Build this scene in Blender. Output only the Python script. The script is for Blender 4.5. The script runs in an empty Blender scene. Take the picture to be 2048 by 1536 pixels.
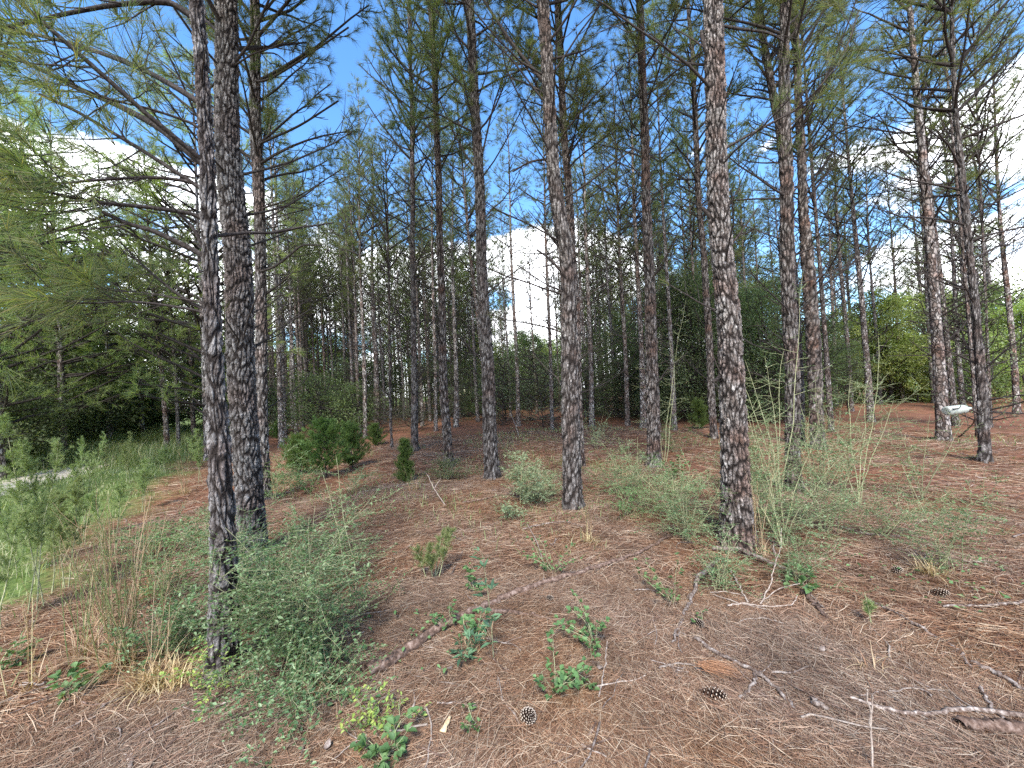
import bpy, math, random
import numpy as np
from mathutils import Matrix, Vector

# ------------------------------------------------------------------ camera, sky, sun, exposure
S = bpy.context.scene
C = S.collection
FPX, CAMH, PITCH, ROLL = 772.0, 1.6, math.radians(1.0), -0.05
R_CAM = Matrix.Rotation(math.pi / 2 + PITCH, 3, 'X') @ Matrix.Rotation(ROLL, 3, 'Z')
cam_d = bpy.data.cameras.new('camera')
cam_d.sensor_width = 36.0
cam_d.lens = 36.0 * FPX / 2048.0
cam_d.clip_start = 0.05
cam_d.clip_end = 1500.0
cam = bpy.data.objects.new('camera', cam_d)
cam.matrix_world = Matrix.Translation((0, 0, CAMH)) @ R_CAM.to_4x4()
C.objects.link(cam)
S.camera = cam

SUN_EL, SUN_AZ = math.radians(50), math.radians(186)     # azimuth clockwise from +Y: behind the camera, to its left
w = bpy.data.worlds.new('World')
S.world = w
w.use_nodes = True
nt = w.node_tree
nt.nodes.clear()
def N(tree, kind, **kw):
    n = tree.nodes.new(kind)
    for k, v in kw.items():
        setattr(n, k, v)
    return n
def math_node(tree, op, a, b=None, clamp=False):
    n = N(tree, 'ShaderNodeMath', operation=op, use_clamp=clamp)
    for i, v in enumerate((a, b)):
        if v is None: continue
        if isinstance(v, (int, float)): n.inputs[i].default_value = v
        else: tree.links.new(v, n.inputs[i])
    return n.outputs[0]
def ramp(tree, fac, stops, interp='LINEAR'):
    n = N(tree, 'ShaderNodeValToRGB')
    n.color_ramp.interpolation = interp
    el = n.color_ramp.elements
    while len(el) < len(stops): el.new(0.5)
    for e, (p, c) in zip(el, stops):
        e.position = p
        e.color = (c[0], c[1], c[2], 1) if not isinstance(c, (int, float)) else (c, c, c, 1)
    tree.links.new(fac, n.inputs[0])
    return n.outputs[0]
out = N(nt, 'ShaderNodeOutputWorld')
bg = N(nt, 'ShaderNodeBackground')
bg.inputs[1].default_value = 0.15
sky = N(nt, 'ShaderNodeTexSky', sky_type='NISHITA', sun_disc=False)
sky.sun_elevation, sky.sun_rotation = SUN_EL, SUN_AZ
sky.air_density, sky.dust_density, sky.ozone_density = 1.0, 0.2, 2.0
tc = N(nt, 'ShaderNodeTexCoord')
sep = N(nt, 'ShaderNodeSeparateXYZ'); nt.links.new(tc.outputs['Generated'], sep.inputs[0])
mp = N(nt, 'ShaderNodeMapping'); mp.inputs['Scale'].default_value = (1, 1, 2.0)
mp.inputs['Location'].default_value = (0.35, 0.1, 0.0)
nt.links.new(tc.outputs['Generated'], mp.inputs[0])
nz = N(nt, 'ShaderNodeTexNoise'); nz.inputs['Scale'].default_value = 3.1; nz.inputs['Detail'].default_value = 7; nz.inputs['Roughness'].default_value = .52
nt.links.new(mp.outputs[0], nz.inputs['Vector'])
band = ramp(nt, sep.outputs[2], [(0.0, 0.40), (0.14, 0.42), (0.30, 0.40), (0.42, 0.34), (0.50, 0.22), (0.60, 0.0)])
cl = math_node(nt, 'ADD', nz.outputs[0], band)
cl = math_node(nt, 'SUBTRACT', cl, math_node(nt, 'MULTIPLY', math_node(nt, 'MAXIMUM', math_node(nt, 'SUBTRACT', sep.outputs[0], .25), 0.0), .16))
cl = ramp(nt, cl, [(0.840, 0.0), (0.90, 1.0)])
sat = N(nt, 'ShaderNodeHueSaturation'); sat.inputs['Saturation'].default_value = 1.22; sat.inputs['Value'].default_value = 0.98; nt.links.new(sky.outputs[0], sat.inputs['Color'])
mx = N(nt, 'ShaderNodeMix', data_type='RGBA'); mx.inputs[0].default_value = 0
nt.links.new(cl, mx.inputs[0]); nt.links.new(sat.outputs[0], mx.inputs[6]); mx.inputs[7].default_value = (9.5, 9.7, 10.2, 1)
nt.links.new(mx.outputs[2], bg.inputs[0]); nt.links.new(bg.outputs[0], out.inputs[0])

sun_d = bpy.data.lights.new('sun', 'SUN')
sun_d.energy, sun_d.angle, sun_d.color = 2.5, math.radians(14), (1.0, 0.95, 0.87)
sun = bpy.data.objects.new('sun', sun_d)
sd = Vector((math.sin(SUN_AZ) * math.cos(SUN_EL), math.cos(SUN_AZ) * math.cos(SUN_EL), math.sin(SUN_EL)))
sun.rotation_euler = sd.to_track_quat('Z', 'Y').to_euler()
C.objects.link(sun)
S.view_settings.view_transform = 'Standard'
S.view_settings.look = 'None'
S.view_settings.exposure = 1.62
S.view_settings.gamma = 1
S.render.engine = 'CYCLES'
cy = S.cycles
cy.max_bounces, cy.diffuse_bounces, cy.glossy_bounces, cy.transmission_bounces = 6, 5, 1, 5
cy.caustics_reflective = cy.caustics_refractive = False
cy.use_denoising = False
cy.sample_clamp_indirect = 4.0

# ------------------------------------------------------------------ pixel -> world
RM = np.array(R_CAM)
def ray(u, v):
    return RM @ np.array([(u - 1024) / FPX, -(v - 768) / FPX, -1.0])
def ground(u, v, z=0.0):
    d = ray(u, v)
    t = (z - CAMH) / d[2]
    return np.array([d[0] * t, d[1] * t, z])
def at_depth(u, v, Y):
    d = ray(u, v)
    t = Y / d[1]
    return np.array([d[0] * t, Y, CAMH + d[2] * t])
def gz(x, y):
    x = np.asarray(x, float); y = np.asarray(y, float)
    h = .022 * np.sin(x * 1.7 + y * .6) + .02 * np.sin(y * 1.9 - x * .8 + 1.3) + .010 * np.sin(x * 4.1 + 2) * np.sin(y * 3.7)
    far = np.clip((np.hypot(x, y) - 6) / 25, 0, 1)
    return h + far * .12 * np.sin(x * .21 + 1) * np.sin(y * .17)

# ------------------------------------------------------------------ geometry helpers
class Geo:
    def __init__(s): s.V = []; s.F = {}; s.n = 0; s.A = []
    def add(s, V, F, mat=0, attr=None):
        V = np.asarray(V, float).reshape(-1, 3); F = np.asarray(F, np.int64)
        s.F.setdefault((F.shape[1], mat), []).append(F + s.n)
        s.V.append(V); s.n += len(V)
        s.A.append(np.zeros((len(V), 2)) if attr is None else attr)
    def mesh(s, name, mats, smooth=False, attrs=False):
        me = bpy.data.meshes.new(name)
        V = np.concatenate(s.V)
        keys = list(s.F)
        Fs = [np.concatenate(s.F[k]) for k in keys]
        nl = sum(f.size for f in Fs); nf = sum(len(f) for f in Fs)
        me.vertices.add(len(V)); me.vertices.foreach_set('co', V.astype(np.float32).ravel())
        me.loops.add(nl); me.polygons.add(nf)
        me.loops.foreach_set('vertex_index', np.concatenate([f.ravel() for f in Fs]).astype(np.int32))
        tot = np.concatenate([np.full(len(f), k[0], np.int32) for k, f in zip(keys, Fs)])
        st = np.concatenate([[0], np.cumsum(tot)[:-1]]).astype(np.int32)
        me.polygons.foreach_set('loop_start', st)
        me.polygons.foreach_set('material_index', np.concatenate([np.full(len(f), k[1], np.int32) for k, f in zip(keys, Fs)]))
        if smooth: me.polygons.foreach_set('use_smooth', np.ones(nf, bool))
        if attrs:
            A = np.concatenate(s.A)
            for i, nm in enumerate(('plate', 'cell')):
                a = me.attributes.new(nm, 'FLOAT', 'POINT'); a.data.foreach_set('value', A[:, i].astype(np.float32))
        for m in mats: me.materials.append(m)
        me.update(calc_edges=True)
        return me
def nrm(v):
    return v / np.maximum(np.linalg.norm(v, axis=-1, keepdims=True), 1e-9)
def tube(g, P, r, k=5, mat=0, cap=True):
    P = np.asarray(P, float); n = len(P)
    r = np.broadcast_to(np.asarray(r, float), (n,))
    T = nrm(np.gradient(P, axis=0))
    d = np.abs(P[-1] - P[0]); ref = np.eye(3)[int(np.argmin(d))]
    a = nrm(np.cross(T, ref)); b = np.cross(T, a)
    th = np.arange(k) * 2 * math.pi / k
    V = P[:, None] + r[:, None, None] * (a[:, None] * np.cos(th)[None, :, None] + b[:, None] * np.sin(th)[None, :, None])
    i = np.arange(n - 1)[:, None] * k; j = np.arange(k)[None]; j2 = (j + 1) % k
    F = np.stack([i + j, i + j2, i + k + j2, i + k + j], -1).reshape(-1, 4)
    g.add(V, F, mat)
    if cap and r[-1] > .002:
        g.add(np.vstack([V[-1], P[-1] + T[-1] * r[-1] * .4]), [[q, (q + 1) % k, k] for q in range(k)], mat)
def rand_unit(rng, n):
    return nrm(rng.normal(size=(n, 3)))
def around(D, rng, ang_lo, ang_hi, m):
    """m directions round each row of D, tilted by ang_lo..ang_hi radians"""
    n = len(D)
    D = nrm(D)
    ref = np.where(np.abs(D[:, 2:3]) < .9, [[0, 0, 1.]], [[1., 0, 0]])
    a = nrm(np.cross(D, ref)); b = np.cross(D, a)
    ph = rng.uniform(0, 2 * math.pi, (n, m)); an = rng.uniform(ang_lo, ang_hi, (n, m))
    return (D[:, None] * np.cos(an)[..., None] + (a[:, None] * np.cos(ph)[..., None] + b[:, None] * np.sin(ph)[..., None]) * np.sin(an)[..., None])
def needles(g, P, D, m, L, wd, rng, lo=.15, hi=1.15, droop=.25, mat=0, along=.07):
    n = len(P)
    if not n: return
    Q = around(D, rng, lo, hi, m)
    Q[..., 2] -= droop * rng.uniform(0, 1, (n, m)); Q = nrm(Q)
    B = P[:, None] - nrm(D)[:, None] * rng.uniform(0, along, (n, m))[..., None]
    ln = L * rng.uniform(.7, 1.15, (n, m))[..., None]
    side = nrm(np.cross(Q, rand_unit(rng, n * m).reshape(n, m, 3))) * wd
    V = np.stack([B - side, B + side, B + Q * ln], 2).reshape(-1, 3)
    g.add(V, np.arange(n * m * 3).reshape(-1, 3), mat)
def leaves(g, P, D, Nn, L, W, mat=0, fold=.0):
    """pointed-oval leaves with base P, direction D, face normal Nn"""
    P = np.asarray(P); D = nrm(D); sd_ = nrm(np.cross(D, Nn)); n = len(P)
    if not n: return
    L = np.broadcast_to(L, (n,))[:, None]; W = np.broadcast_to(W, (n,))[:, None]
    up = nrm(np.cross(sd_, D)) * W * .35
    V = np.stack([P, P + D * L * .38 + sd_ * W * .5 + up, P + D * L * .72 + sd_ * W * .36 + up * .7, P + D * L,
                  P + D * L * .72 - sd_ * W * .36 + up * .7, P + D * L * .38 - sd_ * W * .5 + up], 1).reshape(-1, 3)
    i = np.arange(n)[:, None] * 6
    g.add(V, np.concatenate([i + [[0, 1, 2, 3]], i + [[0, 3, 4, 5]]]), mat)
def curve_pts(P0, D0, L, n, rng, up=0.0, wob=.12):
    P = [np.array(P0, float)]; d = nrm(np.array(D0, float)); h = L / (n - 1)
    for i in range(n - 1):
        P.append(P[-1] + d * h)
        d = nrm(d + np.array([0, 0, up / (n - 1)]) + rng.normal(size=3) * wob / math.sqrt(n))
    return np.array(P)
def interp(P, t):
    t = np.clip(np.asarray(t, float), 0, 1) * (len(P) - 1)
    i = np.minimum(t.astype(int), len(P) - 2); f = (t - i)[..., None]
    return P[i] * (1 - f) + P[i + 1] * f, nrm(P[i + 1] - P[i])

# ------------------------------------------------------------------ objects
def tag(o, label=None, cat=None, group=None, kind=None):
    if label: o['label'] = label
    if cat: o['category'] = cat
    if group: o['group'] = group
    if kind: o['kind'] = kind
    return o
def obj(name, me, parent=None, loc=(0, 0, 0)):
    o = bpy.data.objects.new(name, me); C.objects.link(o); o.location = loc
    if parent: o.parent = parent
    return o
def empty(name, loc, label, cat, group=None, rz=0):
    o = bpy.data.objects.new(name, None); C.objects.link(o); o.location = loc; o.rotation_euler = (0, 0, rz)
    o.empty_display_size = .1
    return tag(o, label, cat, group)

# ------------------------------------------------------------------ materials
def new_mat(name):
    m = bpy.data.materials.new(name); m.use_nodes = True
    t = m.node_tree; t.nodes.clear()
    return m, t, N(t, 'ShaderNodeOutputMaterial')
def foliage_mat(name, cols, trans=.35, rough=.6, tr_tint=(1.25, 1.35, .55), objvar=.12):
    m, t, o = new_mat(name)
    geo = N(t, 'ShaderNodeNewGeometry'); oi = N(t, 'ShaderNodeObjectInfo')
    k = len(cols)
    c = ramp(t, geo.outputs['Random Per Island'], [((i + .5) / k, q) for i, q in enumerate(cols)])
    hs = N(t, 'ShaderNodeHueSaturation'); t.links.new(c, hs.inputs['Color'])
    t.links.new(math_node(t, 'ADD', math_node(t, 'MULTIPLY', oi.outputs['Random'], .035), .4825), hs.inputs['Hue'])
    t.links.new(math_node(t, 'ADD', math_node(t, 'MULTIPLY', oi.outputs['Random'], objvar * 2), 1 - objvar), hs.inputs['Value'])
    p = N(t, 'ShaderNodeBsdfPrincipled'); p.inputs['Roughness'].default_value = rough
    p.inputs['Specular IOR Level'].default_value = .35
    t.links.new(hs.outputs[0], p.inputs['Base Color'])
    tr = N(t, 'ShaderNodeBsdfTranslucent')
    mu = N(t, 'ShaderNodeMix', data_type='RGBA', blend_type='MULTIPLY'); mu.inputs[0].default_value = 1
    t.links.new(hs.outputs[0], mu.inputs[6]); mu.inputs[7].default_value = (*tr_tint, 1)
    t.links.new(mu.outputs[2], tr.inputs[0])
    ms = N(t, 'ShaderNodeMixShader'); ms.inputs[0].default_value = trans
    t.links.new(p.outputs[0], ms.inputs[1]); t.links.new(tr.outputs[0], ms.inputs[2]); t.links.new(ms.outputs[0], o.inputs[0])
    return m
def bark_mat(name, fine=1.0, far=False):
    m, t, o = new_mat(name)
    tc = N(t, 'ShaderNodeTexCoord'); oi = N(t, 'ShaderNodeObjectInfo')
    add = N(t, 'ShaderNodeVectorMath', operation='ADD')
    t.links.new(tc.outputs['Object'], add.inputs[0])
    cb = N(t, 'ShaderNodeCombineXYZ'); t.links.new(math_node(t, 'MULTIPLY', oi.outputs['Random'], 40), cb.inputs[2]); t.links.new(cb.outputs[0], add.inputs[1])
    mpn = N(t, 'ShaderNodeMapping'); mpn.inputs['Scale'].default_value = (1, 1, .42); t.links.new(add.outputs[0], mpn.inputs[0])
    n0 = N(t, 'ShaderNodeTexNoise'); n0.inputs['Scale'].default_value = 22; n0.inputs['Detail'].default_value = 3; t.links.new(mpn.outputs[0], n0.inputs['Vector'])
    wv = N(t, 'ShaderNodeMix', data_type='RGBA', blend_type='LINEAR_LIGHT'); wv.inputs[0].default_value = .035
    t.links.new(mpn.outputs[0], wv.inputs[6]); t.links.new(n0.outputs['Color'], wv.inputs[7])
    vo = N(t, 'ShaderNodeTexVoronoi', feature='DISTANCE_TO_EDGE'); vo.inputs['Scale'].default_value = 24 * fine; t.links.new(wv.outputs[2], vo.inputs['Vector'])
    v1 = N(t, 'ShaderNodeTexVoronoi', feature='F1'); v1.inputs['Scale'].default_value = 24 * fine; t.links.new(wv.outputs[2], v1.inputs['Vector'])
    crack = ramp(t, vo.outputs['Distance'], [(0.0, 0.0), (0.10, .45), (.22, 1.0)])
    sepc = N(t, 'ShaderNodeSeparateColor'); t.links.new(v1.outputs['Color'], sepc.inputs[0])
    ns = N(t, 'ShaderNodeTexNoise'); ns.inputs['Scale'].default_value = 70; ns.inputs['Detail'].default_value = 5; ns.inputs['Roughness'].default_value = .7
    mp2 = N(t, 'ShaderNodeMapping'); mp2.inputs['Scale'].default_value = (1, 1, .6); t.links.new(add.outputs[0], mp2.inputs[0]); t.links.new(mp2.outputs[0], ns.inputs['Vector'])
    nl = N(t, 'ShaderNodeTexNoise'); nl.inputs['Scale'].default_value = 2.3; nl.inputs['Detail'].default_value = 4; t.links.new(add.outputs[0], nl.inputs['Vector'])
    val = math_node(t, 'ADD', math_node(t, 'MULTIPLY', sepc.outputs[0], .5), math_node(t, 'MULTIPLY', ns.outputs[0], .5))
    at = N(t, 'ShaderNodeAttribute', attribute_name='cell'); ap = N(t, 'ShaderNodeAttribute', attribute_name='plate')
    if not far:
        val = math_node(t, 'ADD', math_node(t, 'MULTIPLY', at.outputs['Fac'], .42), math_node(t, 'MULTIPLY', val, .62))
    col = ramp(t, val, [(.20, (.085, .062, .052)), (.38, (.185, .152, .135)), (.55, (.290, .258, .240)), (.72, (.40, .372, .352)), (.88, (.52, .50, .48))])
    big = ramp(t, nl.outputs[0], [(.36, (.82, .66, .60)), (.5, (1, 1, 1)), (.7, (1.05, 1.06, 1.03))])
    mu = N(t, 'ShaderNodeMix', data_type='RGBA', blend_type='MULTIPLY'); mu.inputs[0].default_value = 1
    t.links.new(col, mu.inputs[6]); t.links.new(big, mu.inputs[7])
    mk = N(t, 'ShaderNodeMix', data_type='RGBA'); mk.inputs[6].default_value = (.018, .013, .011, 1)
    hv = N(t, 'ShaderNodeHueSaturation'); t.links.new(mu.outputs[2], hv.inputs['Color'])
    t.links.new(math_node(t, 'ADD', math_node(t, 'MULTIPLY', oi.outputs['Random'], .42), .82), hv.inputs['Value'])
    t.links.new(math_node(t, 'ADD', math_node(t, 'MULTIPLY', math_node(t, 'FRACT', math_node(t, 'MULTIPLY', oi.outputs['Random'], 7.3)), .7), .65), hv.inputs['Saturation'])
    t.links.new(hv.outputs[0], mk.inputs[7])
    fac = math_node(t, 'MULTIPLY', crack, 1.0) if far else math_node(t, 'MULTIPLY', math_node(t, 'ADD', math_node(t, 'MULTIPLY', crack, .35), .65), math_node(t, 'POWER', ap.outputs['Fac'], .9), True)
    t.links.new(fac, mk.inputs[0])
    p = N(t, 'ShaderNodeBsdfPrincipled'); p.inputs['Roughness'].default_value = .92; p.inputs['Specular IOR Level'].default_value = .2
    t.links.new(mk.outputs[2], p.inputs['Base Color'])
    bp = N(t, 'ShaderNodeBump'); bp.inputs['Strength'].default_value = .9; bp.inputs['Distance'].default_value = .012
    t.links.new(math_node(t, 'ADD', crack, math_node(t, 'MULTIPLY', ns.outputs[0], .9)), bp.inputs['Height'])
    t.links.new(bp.outputs[0], p.inputs['Normal']); t.links.new(p.outputs[0], o.inputs[0])
    return m
def wood_mat(name, stops, scale=30, bump=.5):
    m, t, o = new_mat(name)
    tc = N(t, 'ShaderNodeTexCoord'); oi = N(t, 'ShaderNodeObjectInfo')
    n = N(t, 'ShaderNodeTexNoise'); n.inputs['Scale'].default_value = scale; n.inputs['Detail'].default_value = 5; n.inputs['Roughness'].default_value = .65
    t.links.new(tc.outputs['Object'], n.inputs['Vector'])
    c = ramp(t, n.outputs[0], stops)
    hs = N(t, 'ShaderNodeHueSaturation'); t.links.new(c, hs.inputs['Color'])
    t.links.new(math_node(t, 'ADD', math_node(t, 'MULTIPLY', oi.outputs['Random'], .4), .8), hs.inputs['Value'])
    p = N(t, 'ShaderNodeBsdfPrincipled'); p.inputs['Roughness'].default_value = .9; p.inputs['Specular IOR Level'].default_value = .2
    t.links.new(hs.outputs[0], p.inputs['Base Color'])
    bp = N(t, 'ShaderNodeBump'); bp.inputs['Strength'].default_value = bump; bp.inputs['Distance'].default_value = .004
    t.links.new(n.outputs[0], bp.inputs['Height']); t.links.new(bp.outputs[0], p.inputs['Normal'])
    t.links.new(p.outputs[0], o.inputs[0])
    return m
M = dict(
    bark=bark_mat('pine_bark'), bark_far=bark_mat('pine_bark_distant', .8, True),
    limb=wood_mat('limb_bark', [(.35, (.020, .015, .013)), (.55, (.046, .037, .033)), (.76, (.13, .115, .105))], 60),
    stick=wood_mat('weathered_stick', [(.36, (.07, .045, .035)), (.52, (.19, .145, .12)), (.68, (.42, .37, .33))], 45),
    pale=wood_mat('pale_twig', [(.35, (.17, .125, .10)), (.62, (.37, .31, .26))], 50),
    darkstick=wood_mat('dark_stick', [(.35, (.04, .026, .02)), (.5, (.12, .075, .055)), (.70, (.27, .20, .165))], 40),
    wood=wood_mat('split_wood', [(.35, (.45, .30, .16)), (.6, (.70, .52, .32))], 60),
    needle=foliage_mat('pine_needles', [(.075, .102, .052), (.110, .145, .064), (.155, .190, .080), (.21, .235, .098), (.235, .20, .11)], .52),
    needle_bright=foliage_mat('young_pine_needles', [(.16, .22, .085), (.22, .29, .11), (.30, .36, .14), (.36, .38, .17)], .5),
    needle_brown=foliage_mat('dead_needles', [(.30, .11, .05), (.36, .16, .07)], .2),
    cedar=foliage_mat('cedar_foliage', [(.06, .105, .030), (.095, .155, .038), (.15, .215, .055)], .32),
    dark_leaf=foliage_mat('dark_evergreen_leaves', [(.095, .125, .066), (.130, .165, .082), (.185, .22, .105)], .48),
    mid_leaf=foliage_mat('broad_leaves', [(.085, .130, .055), (.125, .175, .070), (.17, .225, .09)], .42),
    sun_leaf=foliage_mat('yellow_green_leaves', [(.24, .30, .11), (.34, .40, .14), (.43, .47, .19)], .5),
    shrub=foliage_mat('shrub_leaves', [(.06, .12, .050), (.085, .160, .065), (.13, .215, .085), (.22, .31, .16)], .3, .38),
    yellow_leaf=foliage_mat('yellowing_leaves', [(.28, .36, .08), (.42, .46, .12), (.16, .25, .08), (.12, .20, .07)], .35),
    silver=foliage_mat('grey_green_leaves', [(.12, .17, .09), (.19, .25, .14), (.28, .33, .19)], .25),
    bramble=foliage_mat('bramble_leaves', [(.075, .145, .055), (.11, .20, .07), (.16, .26, .10)], .3),
    oak=foliage_mat('sapling_leaves', [(.055, .11, .06), (.085, .155, .08), (.15, .24, .13)], .3, .35),
    stem=wood_mat('green_stem', [(.35, (.16, .17, .08)), (.6, (.34, .34, .20))], 40),
    grass=foliage_mat('grass_blades', [(.15, .20, .075), (.21, .26, .095), (.28, .32, .14), (.42, .39, .24)], .4),
    straw=foliage_mat('dry_grass', [(.36, .24, .13), (.50, .37, .21), (.60, .48, .30), (.28, .15, .08)], .25),
    fennel=foliage_mat('feathery_leaves', [(.15, .21, .08), (.21, .27, .10), (.29, .34, .15)], .35),
    litter=foliage_mat('fallen_needles', [(.085, .042, .030), (.19, .090, .060), (.30, .155, .105), (.38, .235, .165), (.50, .37, .28), (.15, .078, .055), (.27, .135, .090)], .1, objvar=0),
    cone=wood_mat('cone_scale', [(.4, (.018, .009, .006)), (.6, (.055, .028, .018))], 70),
    cone_tip=wood_mat('cone_scale_tip', [(.38, (.22, .16, .12)), (.55, (.50, .42, .34))], 160),
)
def patch_litter():
    t = M['litter'].node_tree; hs = [n for n in t.nodes if n.type == 'HUE_SAT'][0]
    tc = N(t, 'ShaderNodeTexCoord'); n = N(t, 'ShaderNodeTexNoise'); n.inputs['Scale'].default_value = 1.6; n.inputs['Detail'].default_value = 5; n.inputs['Roughness'].default_value = .65
    t.links.new(tc.outputs['Object'], n.inputs['Vector'])
    t.links.new(ramp(t, n.outputs[0], [(.30, .62), (.46, .94), (.60, 1.05), (.72, 1.22)]), hs.inputs['Value'])
    n2 = N(t, 'ShaderNodeTexNoise'); n2.inputs['Scale'].default_value = .7; n2.inputs['Detail'].default_value = 3
    t.links.new(tc.outputs['Object'], n2.inputs['Vector']); t.links.new(ramp(t, n2.outputs[0], [(.38, .90), (.62, 1.12)]), hs.inputs['Saturation'])
patch_litter()
def plastic():
    m, t, o = new_mat('clouded_plastic')
    p = N(t, 'ShaderNodeBsdfPrincipled'); p.inputs['Base Color'].default_value = (.46, .49, .43, 1)
    p.inputs['Roughness'].default_value = .35; p.inputs['Transmission Weight'].default_value = .25; p.inputs['IOR'].default_value = 1.3
    t.links.new(p.outputs[0], o.inputs[0]); return m
M['plastic'] = plastic()
def ground_mat():
    m, t, o = new_mat('needle_carpet')
    tc = N(t, 'ShaderNodeTexCoord')
    def noise(scale, det, sc=(1, 1, 1), rot=0, rough=.6):
        mp_ = N(t, 'ShaderNodeMapping'); mp_.inputs['Scale'].default_value = sc; mp_.inputs['Rotation'].default_value = (0, 0, rot)
        t.links.new(tc.outputs['Object'], mp_.inputs[0])
        n = N(t, 'ShaderNodeTexNoise'); n.inputs['Scale'].default_value = scale; n.inputs['Detail'].default_value = det; n.inputs['Roughness'].default_value = rough
        t.links.new(mp_.outputs[0], n.inputs['Vector']); return n.outputs[0]
    f1 = noise(26, 6, (1, .16, 1), .3, .75); f2 = noise(26, 6, (.16, 1, 1), .5, .75); big = noise(.9, 5)
    fm = math_node(t, 'MAXIMUM', f1, f2)
    col = ramp(t, fm, [(.42, (.055, .026, .018)), (.54, (.19, .085, .052)), (.64, (.32, .165, .10)), (.76, (.46, .29, .19))])
    tint = ramp(t, big, [(.35, (.72, .66, .66)), (.5, (1, 1, 1)), (.66, (1.12, 1.02, .95))])
    mu = N(t, 'ShaderNodeMix', data_type='RGBA', blend_type='MULTIPLY'); mu.inputs[0].default_value = 1
    t.links.new(col, mu.inputs[6]); t.links.new(tint, mu.inputs[7])
    # the verge: earth with short green growth, read from the 'plate' attribute
    ap = N(t, 'ShaderNodeAttribute', attribute_name='plate')
    gcol = ramp(t, noise(14, 6, rough=.7), [(.35, (.05, .075, .02)), (.55, (.12, .17, .045)), (.7, (.26, .27, .11))])
    fac = math_node(t, 'ADD', ap.outputs['Fac'], math_node(t, 'MULTIPLY', math_node(t, 'SUBTRACT', noise(3, 5), .5), 1.4), True)
    mg = N(t, 'ShaderNodeMix', data_type='RGBA'); t.links.new(fac, mg.inputs[0]); t.links.new(mu.outputs[2], mg.inputs[6]); t.links.new(gcol, mg.inputs[7])
    p = N(t, 'ShaderNodeBsdfPrincipled'); p.inputs['Roughness'].default_value = .95; p.inputs['Specular IOR Level'].default_value = .15
    t.links.new(mg.outputs[2], p.inputs['Base Color'])
    bp = N(t, 'ShaderNodeBump'); bp.inputs['Strength'].default_value = .9; bp.inputs['Distance'].default_value = .02
    t.links.new(math_node(t, 'ADD', fm, math_node(t, 'MULTIPLY', noise(5, 4), .8)), bp.inputs['Height']); t.links.new(bp.outputs[0], p.inputs['Normal'])
    t.links.new(p.outputs[0], o.inputs[0]); return m
def path_mat():
    m, t, o = new_mat('pale_sand')
    tc = N(t, 'ShaderNodeTexCoord'); n = N(t, 'ShaderNodeTexNoise'); n.inputs['Scale'].default_value = 9; n.inputs['Detail'].default_value = 8; n.inputs['Roughness'].default_value = .7
    t.links.new(tc.outputs['Object'], n.inputs['Vector'])
    p = N(t, 'ShaderNodeBsdfPrincipled'); p.inputs['Roughness'].default_value = .95
    t.links.new(ramp(t, n.outputs[0], [(.35, (.32, .27, .20)), (.6, (.62, .56, .46))]), p.inputs['Base Color'])
    bp = N(t, 'ShaderNodeBump'); bp.inputs['Distance'].default_value = .02; t.links.new(n.outputs[0], bp.inputs['Height']); t.links.new(bp.outputs[0], p.inputs['Normal'])
    t.links.new(p.outputs[0], o.inputs[0]); return m

# ------------------------------------------------------------------ ground, path
EDGE = np.array([ground(u, v)[:2] for u, v in ((-500, 1560), (0, 1235), (205, 1065), (330, 955), (420, 893), (520, 862), (590, 838))])
def verge(x, y):
    """+1 well inside the grassy verge, -1 well inside the needle carpet"""
    yy = EDGE[:, 1]; xe = np.interp(y, yy, EDGE[:, 0])
    return np.clip((xe - x + .25 * np.sin(np.asarray(y) * 2.1) + .18 * np.sin(np.asarray(y) * 5.3 + 1)) / (.35 + .04 * np.abs(y)), -1, 1)
def build_ground():
    xs = np.concatenate([-np.geomspace(300, 14, 40), np.linspace(-13.5, 13.5, 241), np.geomspace(14, 300, 40)])
    ys = np.concatenate([np.linspace(-30, -1, 12), np.linspace(-.8, 16, 181), np.geomspace(16.3, 420, 60)])
    X, Y = np.meshgrid(xs, ys); Z = gz(X, Y)
    g = Geo(); nx, ny = len(xs), len(ys)
    i = np.arange(ny - 1)[:, None] * nx + np.arange(nx - 1)[None]
    F = np.stack([i, i + 1, i + nx + 1, i + nx], -1).reshape(-1, 4)
    vg = (verge(X, Y) + 1) / 2
    g.add(np.stack([X, Y, Z], -1), F, 0, np.stack([vg.ravel(), vg.ravel() * 0], -1))
    o = obj('ground', g.mesh('ground', [ground_mat()], True, True)); tag(o, kind='structure')
    # sandy wheel track
    pts = np.array([[-9.9, 5.0], [-11.4, 8.1], [-12.4, 10.2], [-13.4, 12.6], [-14.2, 16.0], [-14.6, 21.0], [-14.6, 30.0], [-14, 45]])
    t = np.linspace(0, 1, 90); P, D = interp(pts, t)
    Nn = np.stack([-D[:, 1], D[:, 0]], -1)
    wl = .72 + .10 * np.sin(t * 50) + .06 * np.sin(t * 131 + 1); wr = .72 + .12 * np.sin(t * 43 + 2) + .05 * np.sin(t * 97)
    rows = []
    for f in (-1, -.5, 0, .5, 1):
        q = P + Nn * (np.where(f < 0, wl, wr) * f)[:, None]
        rows.append(np.column_stack([q, gz(q[:, 0], q[:, 1]) + .012]))
    V = np.stack(rows, 1); i = np.arange(89)[:, None] * 5 + np.arange(4)[None]
    g = Geo(); g.add(V, np.stack([i, i + 1, i + 6, i + 5], -1).reshape(-1, 4))
    tag(obj('path', g.mesh('path', [path_mat()], True)), kind='structure')
build_ground()

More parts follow.
